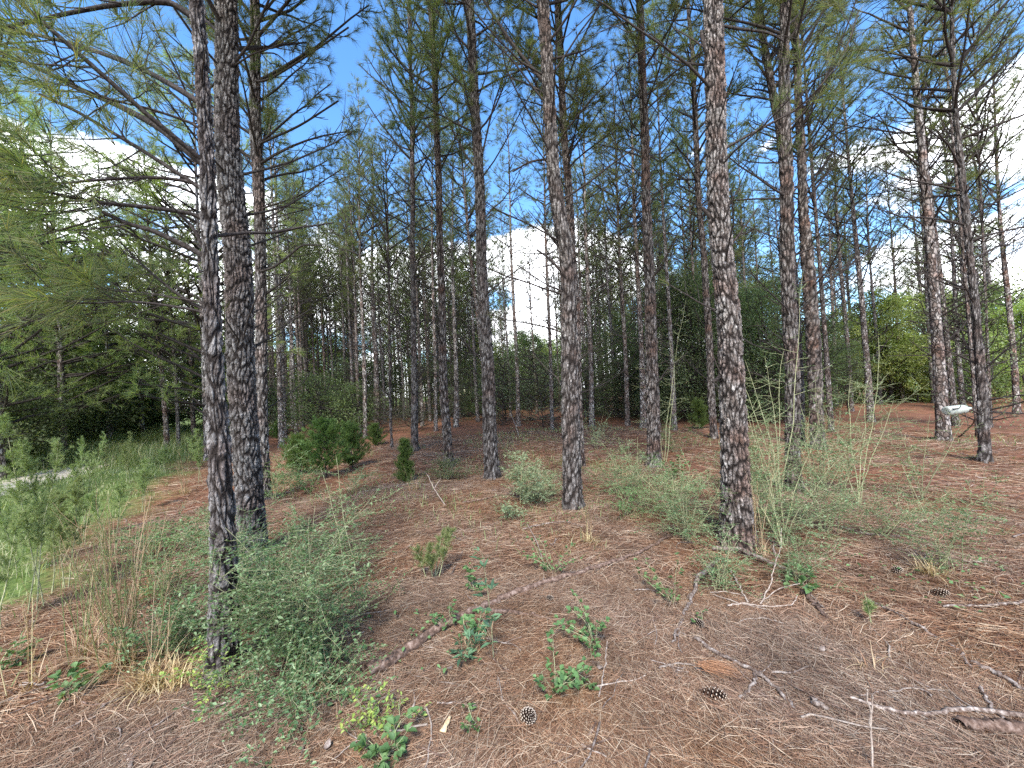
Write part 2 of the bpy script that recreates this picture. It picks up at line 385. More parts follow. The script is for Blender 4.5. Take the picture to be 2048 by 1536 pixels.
# ------------------------------------------------------------------ stuff: fallen needles, verge grass, low weeds
def ribbons(g, P, ang, L, W, lift, bend, rng, mat=0):
    """P (n,3) on the ground; flat bent ribbons lying about"""
    n = len(P); d = np.stack([np.cos(ang), np.sin(ang), np.zeros(n)], -1)
    s = np.stack([-np.sin(ang), np.cos(ang), np.zeros(n)], -1)
    mid = P + s * (bend * L)[:, None]; mid[:, 2] += lift * L
    a = P - d * (L / 2)[:, None]; b = P + d * (L / 2)[:, None]
    b[:, 2] += lift * L * rng.uniform(-.3, 1.8, n)
    tl = s.copy(); tl[:, 2] = rng.uniform(-.9, .9, n); tl = nrm(tl) * (W / 2)[:, None]
    V = np.stack([a - tl, a + tl, mid + tl, mid - tl, b + tl * .5, b - tl * .5], 1).reshape(-1, 3)
    i = np.arange(n)[:, None] * 6
    g.add(V, np.concatenate([i + [[0, 1, 2, 3]], i + [[3, 2, 4, 5]]]), mat)
def view_pts(rng, n, d0, d1, power=1.0, half=58):
    """points on the ground inside the view wedge, d0..d1 metres out"""
    r = (d0 ** power + rng.uniform(0, 1, n) * (d1 ** power - d0 ** power)) ** (1 / power)
    a = np.radians(rng.uniform(-half, half, n))
    return r * np.sin(a), r * np.cos(a)
NEAR = [(447, 1345, 62), (503, 1105, 64), (1145, 1004, 36), (984, 953, 28), (1475, 1088, 70), (1590, 980, 34), (1308, 932, 28), (1637, 892, 32), (1890, 878, 32), (1970, 920, 28), (899, 928, 18), (527, 996, 28)]
def build_litter():
    rng = np.random.default_rng(5); g = Geo()
    for n, d0, d1, L, W in ((190000, 1.0, 3.4, .145, .0017), (150000, 3.2, 7.5, .165, .0028), (60000, 7, 15, .22, .006)):
        x, y = view_pts(rng, n, d0, d1, 1.6)
        keep = rng.uniform(-1.1, .7, n) > verge(x, y); x, y = x[keep], y[keep]; n = len(x)
        flow = 1.6 * np.sin(x * 1.3 + .7 * np.sin(y * 2.1)) + 1.3 * np.sin(y * 1.1 + x * .5) + .4
        ang = flow + rng.normal(0, .95, n)
        clump = np.abs(np.sin(x * 3.1 + np.sin(y * 2.7) * 1.5) * np.sin(y * 3.9 + x))
        z = gz(x, y) + .003 + rng.uniform(0, 1, n) ** 1.5 * (.010 + .022 * clump)
        ribbons(g, np.stack([x, y, z], -1), ang, L * rng.uniform(.5, 1.25, n), W * rng.uniform(.7, 1.4, n), rng.uniform(-.02, .09, n), rng.normal(0, .07, n), rng)
    for q in NEAR:                                                  # needles heaped round the feet of the near pines
        b = ground(*q[:2]); rb = q[2] * b[1] / FPX / 2; n = 1500; a = rng.uniform(0, 6.28, n); rr = rb * (.9 + rng.exponential(.55, n)); x, y = b[0] + rr * np.cos(a), b[1] + rr * np.sin(a)
        z = gz(x, y) + .065 * np.exp(-(rr - rb * .9) / (rb * .6)) * rng.uniform(.1, 1, n)
        ribbons(g, np.stack([x, y, z], -1), a + 1.57 + rng.normal(0, .6, n), .13 * rng.uniform(.5, 1.2, n), np.full(n, .0015 + .0005 * b[1]), rng.uniform(-.05, .15, n), rng.normal(0, .07, n), rng)
    tag(obj('pine_needle_litter', g.mesh('pine_needle_litter', [M['litter']])), 'reddish brown fallen pine needles covering the forest floor', 'pine straw', kind='stuff')
build_litter()
def blades(g, x, y, h, wd, rng, lean=.5, mat=0):
    n = len(x); z = gz(x, y)
    a = rng.uniform(0, 2 * math.pi, n); k = rng.uniform(.1, 1, n) * lean
    d = np.stack([np.cos(a) * k, np.sin(a) * k, np.ones(n)], -1)
    P = np.stack([x, y, z], -1)
    s = np.stack([-np.sin(a), np.cos(a), np.zeros(n)], -1) * (wd / 2)[:, None]
    m = P + d * (h * .55)[:, None]
    tip = P + np.stack([d[:, 0] * 1.9, d[:, 1] * 1.9, d[:, 2] * .92], -1) * h[:, None]
    V = np.stack([P - s, P + s, m + s * .8, m - s * .8, tip], 1).reshape(-1, 3)
    i = np.arange(n)[:, None] * 5
    g.add(V, i + [[0, 1, 2, 3]], mat); g.F.setdefault((3, mat), []).append(i + [[3, 2, 4]] + (g.n - len(V)))
def build_grass():
    rng = np.random.default_rng(8); g = Geo()
    def off_path(x, y):
        xp = np.interp(y, [5, 8.1, 10.2, 12.6, 16, 21, 30], [-9.9, -11.4, -12.4, -13.4, -14.2, -14.6, -14.6])
        return (np.abs(x - xp) > .62) | (rng.uniform(0, 1, len(x)) < .04) | (y > 11.6)
    n = 130000
    r = (2.0 ** 1.3 + rng.uniform(0, 1, n) * (34 ** 1.3 - 2.0 ** 1.3)) ** (1 / 1.3); a = np.radians(rng.uniform(-62, -12, n))
    x, y = r * np.sin(a), r * np.cos(a); vg = verge(x, y)
    patch = .5 + .5 * np.sin(x * 1.7 + 1.1 * np.sin(y * 1.3)) * np.sin(y * 1.1 + x * .4)
    k = (vg > rng.uniform(-.75, 1.0, n)) & off_path(x, y) & (rng.uniform(0, 1, n) < .25 + .75 * patch)
    x, y, r, vg, patch = x[k], y[k], r[k], vg[k], patch[k]
    near_path = np.clip((np.interp(y, [3, 8, 10, 13, 20], [-8.4, -11.0, -12.2, -13.4, -14.6]) + 4.8 - x) / 2.0, 0, 1) * (y < 11.0)
    h = (.07 + .30 * np.clip(vg, 0, 1) * (.4 + patch)) * rng.uniform(.4, 1.4, len(x)) * np.clip(r / 8, .45, 1.4) * (1 - .80 * near_path)
    blades(g, x, y, h, (.003 + r * .00075) * rng.uniform(.7, 1.3, len(x)), rng, .55)
    tag(obj('verge_grass', g.mesh('verge_grass', [M['grass']])), 'soft green grass growing along the sandy track', 'grass', kind='stuff')
    # thin green growth between the pines
    g = Geo(); n = 26000
    x, y = view_pts(rng, n, 3.5, 16, 1.4)
    f = np.sin(x * .9 + 1.7 * np.sin(y * .7 + 2)) * np.sin(y * .8 + x * .35 + 1) + .35 * np.sin(x * 3 + y * 2)
    cen = np.exp(-((x - .5) / 5) ** 2) * (y > 4.6)
    k = (f > .45 - .25 * cen) & (verge(x, y) < .3) & (rng.uniform(0, 1, n) < .35 + .5 * cen); x, y = x[k], y[k]
    blades(g, x, y, rng.uniform(.03, .13, len(x)), .004 + np.hypot(x, y) * .0007, rng, .8)
    nl = 5000; xl, yl = view_pts(rng, nl, 2.2, 12, 1.5)
    f = np.sin(xl * 1.3 + 1.2 * np.sin(yl * .9 + 4)) * np.sin(yl * 1.1 + 2)
    k = f > .5; xl, yl = xl[k], yl[k]; P = np.stack([xl, yl, gz(xl, yl) + rng.uniform(.01, .07, len(xl))], -1)
    leaves(g, P, nrm(np.column_stack([rng.normal(size=(len(xl), 2)), rng.uniform(-.2, .5, len(xl))])), np.tile([0, 0, 1.], (len(xl), 1)) + rng.normal(size=(len(xl), 3)) * .3, rng.uniform(.02, .045, len(xl)), rng.uniform(.012, .024, len(xl)), 1)
    tag(obj('low_ground_cover', g.mesh('low_ground_cover', [M['grass'], M['bramble']])), 'sparse grass wisps and seedlings scattered between the pines', 'ground cover', kind='stuff')
build_grass()

# ------------------------------------------------------------------ pines
def cells2d(s, z, per, cs, cz, rng_seed, e0=.03, e1=.34):
    """jittered cell pattern wrapped round the trunk: per-vertex (plate height 0..1, cell value)"""
    nu = max(5, int(round(per / cs))); cs = per / nu
    u = s / cs; v = z / cz
    u = u + .30 * np.sin(v * 1.3 + 1.7 * np.sin(u * 2 * math.pi / nu)); v = v + .35 * np.sin(u * 2 * math.pi * 2 / nu + v * .31)
    iu = np.floor(u).astype(int); iv = np.floor(v).astype(int)
    def h(a, b, k):
        q = np.sin((a % nu) * 127.1 + b * 311.7 + k * 74.7 + rng_seed * 13.3) * 43758.5453
        return q - np.floor(q)
    f1 = np.full(u.shape, 9.); f2 = f1.copy(); c = np.zeros(u.shape)
    for du in (-1, 0, 1):
        for dv in (-1, 0, 1):
            a, b = iu + du, iv + dv
            dx = a + .08 + .84 * h(a, b, 1) - u; dy = b + .08 + .84 * h(a, b, 2) - v
            d = np.sqrt(dx * dx + dy * dy); m = d < f1
            f2 = np.where(m, f1, np.minimum(f2, d)); c = np.where(m, h(a, b, 3), c); f1 = np.where(m, d, f1)
    e = np.clip((f2 - f1 - e0) / e1, 0, 1)
    return e * e * (3 - 2 * e), c
def trunk_geo(path, rad, H, zv, k, dz, seed, cs=.030, cz=.060, amp=1.0):
    z = np.concatenate([np.arange(-.06, zv, dz), np.arange(zv, H, max(dz * 4, .12)), [H]])
    P = path(z); r = rad(z)
    th = np.arange(k) * 2 * math.pi / k
    T, Z = np.meshgrid(th, z)
    flare = 1 + .36 * np.exp(-np.clip(Z, 0, 9) / .13) * (1 + .35 * np.sin(T * 5 + seed)) + .04 * np.sin(T * 2 + Z * .9 + seed) + .03 * np.sin(T * 3 - Z * 1.7)
    R = r[:, None] * flare
    r0 = float(rad(np.array([1.0]))[0]); per = 2 * math.pi * r0
    s = T / (2 * math.pi) * per
    sw = s + .010 * np.sin(Z * 9 + T * 2) + .006 * np.sin(Z * 23 + T * 3 + seed)
    e0, c0 = cells2d(sw, Z, per, cs * 1.45, cz * 3.2, seed + 3, .07, .36)
    e1, c1 = cells2d(sw, Z, per, cs, cz, seed)
    e2, c2 = cells2d(s + .01 + .004 * np.sin(Z * 40), Z + .3, per, cs * .5, cz * .4, seed + 7)
    a = amp * .011 * np.clip(r0 / .13, .7, 1.6)
    R = R + a * (e0 * (.5 + .5 * c0) * 1.2 + e1 * (.2 + .5 * c1) - 1.35) + a * .5 * (e2 * c2)
    kn = np.random.default_rng(seed + 99)
    plate = e0 * (.45 + .55 * e1) * (.6 + .4 * e2)
    for _ in range(int(H * 2.2)):                                   # knots and branch scars
        z0, t0, sz = kn.uniform(.4, H * .8), kn.uniform(0, 2 * math.pi), kn.uniform(.014, .028)
        dt = (T - t0 + math.pi) % (2 * math.pi) - math.pi
        q = np.exp(-(((dt * r0) / sz) ** 2 + ((Z - z0) / (sz * 1.2)) ** 2))
        R = R + q * .014; plate = plate * (1 - .85 * q)
    V = np.stack([P[:, None, 0] + R * np.cos(T), P[:, None, 1] + R * np.sin(T), np.broadcast_to(P[:, None, 2], T.shape)], -1)
    i = np.arange(len(z) - 1)[:, None] * k; j = np.arange(k)[None]; j2 = (j + 1) % k
    g = Geo(); g.add(V, np.stack([i + j, i + j2, i + k + j2, i + k + j], -1).reshape(-1, 4), 0, np.stack([plate.ravel(), (.2 * c0 + .4 * c1 + .4 * c2).ravel()], -1))
    return g
def live_limb(gb, gn, P, r0, rng, twig=.5, tuft_m=26, nl=.16, nw=.0016, ntw=8, k=5, start=.3, mat=0, tertiary=True):
    """a branch with side twigs carrying needle tufts"""
    n = len(P); tube(gb, P, np.linspace(r0, r0 * .36, n), k)
    TP, TD = [P[-1]], [P[-1] - P[-2]]
    for t in np.sort(rng.uniform(start, .98, ntw)):
        p, d = interp(P, t)
        dd = around(d[None], rng, .55, 1.1, 1)[0, 0]; dd[2] = dd[2] * .6 + .12
        L = twig * rng.uniform(.5, 1.2) * (1.15 - .5 * t)
        q = curve_pts(p, dd, L, 5, rng, .35, .3)
        tube(gb, q, np.linspace(r0 * .3, r0 * .12, 5), 3, cap=False)
        TP.append(q[-1]); TD.append(q[-1] - q[-2])
        for tt in rng.uniform(.35, .9, 2 if tertiary else 1):
            p2, d2 = interp(q, tt); d3 = around(d2[None], rng, .4, .9, 1)[0, 0]; l3 = rng.uniform(.06, .2)
            tip = p2 + d3 * l3
            if tertiary: tube(gb, np.array([p2, (p2 + tip) / 2 + [0, 0, .008], tip]), r0 * .1, 3, cap=False)
            TP.append(tip); TD.append(d3)
    needles(gn, np.array(TP), np.array(TD), tuft_m, nl, nw, rng, .12, 1.05, .25, mat, .10)
def pine_parts(seed, path, rad, H, z0, lod, trunk=True, zv=9, Lmax=2.1, z_dead=1.6, extra=(), dead_rate=1.0, elev=(.45, .95), needle='needle', fill=1.0, skip_below=0):
    rng = np.random.default_rng(seed); gb, gn = Geo(), Geo()
    tm, nw, nl, k, ntw = {0: (40, .0021, .16, 6, 15), 1: (30, .0026, .17, 5, 12), 2: (15, .0044, .20, 4, 8), 3: (9, .0082, .26, 3, 7)}[lod]
    limbs = []
    gb_, gn_ = gb, gn
    for (P, r0, live) in extra:
        gb, gn = Geo(), Geo(); limbs.append((gb, gn))
        if live: live_limb(gb, gn, P, r0, rng, .6, 28, .155, .0018, 18, 7, .30)
        else:
            tube(gb, P, np.linspace(r0, r0 * .5, len(P)), 7)
            for t in rng.uniform(.25, .95, 4):
                p, d = interp(P, t); q = curve_pts(p, around(d[None], rng, .5, 1.1, 1)[0, 0], rng.uniform(.1, .5), 4, rng, .1, .3)
                tube(gb, q, np.linspace(r0 * .35, r0 * .15, 4), 3, cap=False)
    gb, gn = gb_, gn_
    z = z_dead; a0 = rng.uniform(0, 6)
    while z < z0:
        for j in range(rng.integers(3, 6)):
            if rng.uniform() > .85 * dead_rate: continue
            zz = z + rng.normal(0, .05); p = path(np.array([zz]))[0]; r = float(rad(np.array([zz]))[0])
            a = a0 + j * 2.1 + rng.normal(0, .4); el = rng.uniform(.2, .95)
            L = .05 + rng.uniform(0, 1) ** 1.5 * 2.1 * (.35 + .65 * min(1, zz / z0))
            d = np.array([math.cos(a) * math.cos(el), math.sin(a) * math.cos(el), math.sin(el)])
            q = curve_pts(p + d * r * .7, d, L, 6, rng, .15, .25); rb = (.0055 + .0065 * min(L, 1.4)) * (1.0 if lod < 2 else 1.45)
            tube(gb, q, np.linspace(rb, rb * .45, 6), k)
            if L > .5:
                for t in rng.uniform(.3, .95, int(2 + L * 3)):
                    p2, d2 = interp(q, t); q2 = curve_pts(p2, around(d2[None], rng, .4, 1.0, 1)[0, 0], rng.uniform(.1, .5) * L, 4, rng, .1, .35)
                    tube(gb, q2, np.linspace(rb * .4, rb * .18, 4), 3, cap=False)
                if rng.uniform() < .25 and lod < 2:
                    needles(gn, q[-1:], q[-1:] - q[-2:-1], tm // 2, nl, nw, rng)
        z += rng.uniform(.28, .55); a0 += rng.uniform(.5, 2)
    z = max(z0, skip_below)
    while z < H - .25:
        f = (z - z0) / (H - z0)
        env = (.55 + .45 * min(1, f / .25)) * (1 - f) ** .75 + .08
        for j in range(rng.integers(3, 5)):
            if rng.uniform() > fill * (.8 + .3 * min(1, f * 2.5)): continue
            zz = z + rng.normal(0, .06); p = path(np.array([zz]))[0]
            a = a0 + j * 1.7 + rng.normal(0, .3); el = rng.uniform(*elev)
            L = max(.25, Lmax * env * rng.uniform(.65, 1.15))
            d = np.array([math.cos(a) * math.cos(el), math.sin(a) * math.cos(el), math.sin(el)])
            q = curve_pts(p, d, L, 7, rng, .15, .2)
            live_limb(gb, gn, q, (.008 + .009 * L) * (1.0 if lod < 2 else 1.3), rng, .30 + .13 * L, tm, nl, nw, max(2, int(ntw * min(1, .35 + L * .45))), k, .28, 0, lod < 2)
        z += rng.uniform(.26, .40); a0 += rng.uniform(.5, 2)
    p = path(np.array([H])); needles(gn, np.repeat(p, 4, 0), np.tile([0, 0, 1.], (4, 1)), tm, nl, nw, rng)
    mb = gb.mesh('branches', [M['limb']], True); mn = gn.mesh('crown', [M[needle]])
    if extra: return mb, mn, [(a.mesh('limb', [M['limb']], True), b.mesh('needles', [M[needle]]) if b.n else None) for a, b in limbs]
    return mb, mn

GP = 'tall loblolly pines standing in plantation rows'
# label | base and upward trunk points "u v width-px" in 2048x1536 photo pixels | crown base, height
TREES = [
 ("slim flaky barked pine nearest the camera with the shrub around its foot", "447 1352 66;443 1050 56;428 750 42;416 525 37;404 280 35;390 0 33", 5.0, 13.5),
 ("thick dark brown pine close behind the slim flaky barked one", "503 1112 64;498 1000 60;491 870 58;483 700 56;479 525 56;460 300 52;452 0 48", 5.6, 15.5),
 ("third pine of the tight trio, dark and half hidden behind the thick one", "527 1000 30;524 800 27;521 525 25;509 250 25;510 0 20", 5.4, 14.5),
 ("thin distant pine showing just beside the trio of close pines", "541 852 10;537 525 9;535 240 8", 5.0, 14.5),
 ("dark slender pine at the edge of the grassy verge, the thicker of the pair", "334 905 14;336 750 12;334 646 10;327 573 8;300 470 6", 4.4, 11.5),
 ("thin curved pine beside the thicker one at the grassy verge", "357 904 10;352 778 9;345 679 8;341 600 7;334 450 5", 4.6, 11.0),
 ("very thin pine seen between the verge pair and the close trio", "394 815 7;392 730 6;388 600 5", 5, 12),
 ("slender pine behind the large cedar bush, next to a darker forked pine", "730 874 10;727 607 10;723 471 9;716 250 7", 6.0, 15),
 ("dark pine with many rising side limbs behind the cedar bush", "752 860 14;747 607 11;743 402 9;741 200 8", 4.6, 14.5),
 ("thin crooked reddish young pine left of the small upright cedar", "784 898 6;779 765 6;778 600 5;776 450 4", 5.0, 9.5),
 ("straight grey pine rising behind the small upright cedar", "830 903 15;827 607 11;825 402 10;824 239 9;818 17 8", 7.0, 15.5),
 ("pine directly behind the straight grey one with the small cedar at its foot", "838 838 8;839 700 8;838 450 7", 7.5, 15),
 ("mid sized pine with a dark low bush at its base", "899 934 19;888 800 17;885 697 16;878 402 14;871 171 12;861 17 10", 6.6, 15),
 ("narrow pine just right of the one with the dark bush at its base", "912 855 11;907 662 10;904 402 9;902 205 7", 7.4, 15),
 ("narrow pine left of the pine with the dark bush at its base", "871 861 9;866 697 9;865 450 8;862 250 6", 7.4, 15),
 ("strong reddish pine rising behind the grey green leafy shrub", "984 958 29;977 765 27;969 640 24;965 560 22;957 320 19;947 171 19;940 0 18", 6.4, 15.5),
 ("slim leaning pine crossing behind the strong reddish one", "978 870 11;962 560 10;943 368 9;925 250 8;905 130 6", 7.5, 14.5),
 ("thin straight pine in the bright gap between two thicker ones", "1037 852 10;1029 697 9;1023 594 9;1020 417 7;1014 250 5", 8.8, 14.5),
 ("thin pale pine just left of the sturdy central trunk", "1104 858 9;1100 731 9;1093 594 8;1087 446 7;1084 200 5", 8.4, 15),
 ("sturdy central pine with broken stubs on both sides and bare soil at its foot", "1145 1010 37;1140 799 34;1139 662 33;1136 560 32;1131 505 32;1109 359 28;1095 171 25;1085 0 24", 6.2, 16),
 ("pine hidden low behind the sturdy central one and forking high beside it", "1160 935 19;1152 640 17;1141 444 16;1131 308 15;1121 102 14;1116 0 13", 5.6, 15),
 ("left trunk of two thin pines right behind the sturdy central one", "1175 829 10;1167 593 9;1158 446 8;1149 329 6", 8.0, 15),
 ("right trunk of two thin pines right behind the sturdy central one", "1184 855 12;1181 799 12;1177 534 9;1171 388 9;1164 171 7", 7.0, 15),
 ("slender pine standing before the dark thicket, left of a twin trunk", "1256 852 11;1254 799 11;1244 594 9;1240 505 8;1233 359 7;1228 239 6", 7.2, 14.5),
 ("grey pine directly left of and behind the scaly trunk at mid right", "1288 856 14;1275 628 11;1269 505 11;1263 359 10;1258 205 8;1255 60 6", 6.6, 15),
 ("scaly pine with wispy pale shoots crossing its lower trunk", "1308 936 28;1305 731 24;1300 560 22;1291 359 19;1288 273 18;1283 103 16;1278 0 15", 6.4, 15.5),
 ("lone narrow pine in front of the dark evergreen thicket", "1350 862 11;1350 799 11;1341 628 9;1337 564 8;1328 417 7;1319 273 5", 7.4, 15),
 ("gently curved pine just left of the biggest scaly trunk", "1428 877 16;1418 710 15;1413 573 14;1399 410 13;1391 273 12;1386 137 10;1375 0 8", 6.2, 15),
 ("biggest scaly pine with a thick broken stub and brush piled at its foot", "1475 1094 70;1474 1010 62;1469 873 56;1464 771 54;1457 634 52;1447 505 48;1440 368 46;1435 239 43;1428 102 42;1424 0 41", 5.8, 16.5),
 ("straight scaly pine rising from the wispy shrubs right of the biggest trunk", "1590 985 34;1587 908 33;1585 771 32;1579 634 30;1572 450 29;1566 273 27;1567 137 24;1570 0 23", 6.0, 16),
 ("left leaning pine whose upper trunk splays away from the straight scaly one", "1600 890 22;1592 640 20;1575 400 19;1560 250 18;1543 171 18;1522 68 15;1514 0 13", 6.6, 15),
 ("broad pine behind the wispy shrubs with pale twigs across its base", "1637 897 33;1632 839 32;1628 668 31;1621 573 29;1613 471 26;1606 410 22;1599 273 20;1594 171 17;1585 0 16", 6.2, 16),
 ("slim pine peeking out behind the broad one", "1664 868 13;1655 700 13;1643 560 13;1633 444 12;1625 342 11;1616 205 9;1608 102 9;1599 0 8", 7.0, 15),
 ("dark shaded thin pine at the edge of the thicket", "1673 812 11;1666 700 11;1661 520 9", 6.5, 13),
 ("isolated pine with a bushy knot of dead limbs halfway up its trunk", "1744 844 17;1738 771 16;1729 668 15;1720 573 14;1710 505 12;1703 410 10;1695 308 9;1688 205 7;1681 137 6", 6.0, 14),
 ("thinnest distant pine in the yellow green clearing, left of two others", "1790 763 7;1785 703 7;1779 620 6;1770 480 5", 7.5, 14),
 ("middle distant pine in the yellow green clearing", "1826 767 8;1821 634 8;1812 480 6", 7.5, 14.5),
 ("distant dark pine in the clearing just left of the leaning double trunk", "1859 793 12;1850 703 11;1842 634 10;1835 539 9;1828 440 7", 7.0, 14.5),
 ("leaning dark pine with the white plastic bottle in front of it", "1891 882 33;1888 771 30;1881 668 27;1878 642 26;1864 505 20;1854 410 18;1840 273 14;1832 171 13;1825 102 12;1818 0 9", 6.2, 15),
 ("pine half hidden right behind the leaning one with the bottle", "1913 851 17;1908 805 16;1898 703 15;1880 560 13", 7.0, 14.5),
 ("crooked slender pine whose low twig holds the plastic bottle", "1970 925 28;1963 771 25;1953 668 22;1950 608 19;1943 505 18;1938 444 19;1926 342 18;1915 239 15;1908 137 12;1898 0 9", 6.0, 15),
 ("thin stem leaning across the upper part of the crooked slender pine", "1958 872 12;1944 600 11;1925 350 10;1905 205 9;1895 137 9;1881 0 8", 6.4, 14.5),
 ("dark curving pine near the edge of the photo behind the crooked one", "2004 793 18;2004 710 17;1997 608 15;1980 539 13;1967 437 10;1949 344 8;1935 200 6", 6.6, 15),
 ("thin pine squeezed between the crooked pine and the dark curving one", "1982 850 9;1977 703 9;1968 540 8", 7.5, 14.5),
]
# limbs seen clearly in the photo: tree index -> (px points, base width px, live?)
def z1(pts, ox, oy, k): return [(ox + x / k, oy + y / k) for x, y in pts]
K1 = 2.9257
LIMBS = {
 0: [(z1([(1110, 560), (860, 415), (530, 285), (210, 200), (0, 185), (-300, 200)], 0, 0, K1), 8, 1), (z1([(1125, 910), (930, 740), (640, 590), (430, 510), (240, 400), (0, 310), (-260, 230)], 0, 0, K1), 10, 1),
     (z1([(1120, 1065), (850, 890), (700, 800), (450, 650), (230, 550)], 0, 0, K1), 6, 0), (z1([(1110, 1060), (900, 1035), (600, 1050), (350, 1075), (60, 1060)], 0, 0, K1), 5, 1),
     (z1([(1140, 1250), (850, 1210), (560, 1185), (300, 1130), (0, 1040), (-200, 980)], 0, 0, K1), 6, 1), (z1([(1150, 1470), (900, 1350), (750, 1310), (600, 1240)], 0, 0, K1), 8, 0),
     (z1([(1070, 60), (1000, 15), (860, 10), (640, 30), (380, 80), (130, 140), (-200, 190)], 0, 0, K1), 8, 1), (z1([(1130, 720), (860, 630), (620, 580), (400, 480)], 0, 0, K1), 4, 1),
     (z1([(1660, 500), (1240, 435), (1030, 420), (700, 440), (400, 400)], 0, 500, 4.096), 4, 1), (z1([(1640, 420), (1400, 390), (1200, 350), (850, 330)], 0, 500, 4.096), 3, 1),
     (z1([(1190, 1450), (1130, 1330), (1010, 1215)], 0, 0, K1), 6, 0)],
 2: [(z1([(1440, 470), (1550, 480), (1720, 380), (2040, 160)], 0, 0, K1), 5, 0), (z1([(1520, 840), (1750, 740), (1980, 590)], 0, 0, K1), 5, 0), (z1([(1530, 950), (1640, 890), (1720, 850)], 0, 0, K1), 4, 0),
     (z1([(1530, 1220), (1750, 1150), (2000, 990)], 0, 0, K1), 4, 1), (z1([(320, 720), (430, 690), (520, 620), (600, 550), (710, 560)], 400, 300, K1), 5, 0), (z1([(1530, 310), (1620, 310), (1750, 440)], 0, 0, K1), 3, 0)],
 19: [(z1([(1205, 500), (1000, 250), (840, 0), (760, -130)], 680, 0, K1), 8, 1), (z1([(1190, 590), (1000, 340), (850, 200)], 680, 0, K1), 4, 0), (z1([(1210, 930), (1110, 945), (1010, 1005)], 680, 0, K1), 5, 0),
     (z1([(800, 320), (950, 220), (1100, 100), (1240, 0)], 900, 300, 3.413), 4, 0), (z1([(750, 670), (680, 580), (600, 480)], 900, 300, 3.413), 6, 0), (z1([(750, 820), (680, 740), (590, 680)], 900, 300, 3.413), 6, 0),
     (z1([(745, 955), (640, 910), (460, 785)], 900, 300, 3.413), 3.5, 0), (z1([(870, 1045), (960, 980), (1130, 860)], 900, 300, 3.413), 3, 0)],
 28: [(z1([(280, 150), (380, 170), (560, 190), (640, 240)], 1348, 0, K1), 6, 0), (z1([(280, 1360), (230, 1290), (165, 1215)], 1348, 0, K1), 13, 0), (z1([(190, 300), (165, 230), (160, 180)], 1348, 0, K1), 10, 0),
     (z1([(350, 540), (420, 440), (490, 340)], 1348, 300, K1), 4, 0), (z1([(280, 440), (240, 470), (225, 480)], 1348, 600, K1), 8, 0), (z1([(330, 850), (550, 730), (760, 620), (1000, 330), (1080, 60)], 1348, 0, K1), 5, 1)],
 29: [(z1([(640, 320), (560, 260), (500, 228)], 1348, 600, K1), 4, 0), (z1([(700, 620), (790, 580), (820, 570)], 1348, 300, K1), 4, 0)],
 40: [([(1960, 828), (1940, 818), (1918, 817), (1905, 818)], 3.5, 0)],
 15: [(z1([(770, 960), (700, 850), (590, 600), (520, 480)], 680, 0, K1), 4, 1), (z1([(810, 570), (860, 430), (880, 250)], 680, 0, K1), 3, 0), (z1([(820, 960), (900, 600), (1010, 310), (1060, 120)], 680, 0, K1), 4, 1)],
}
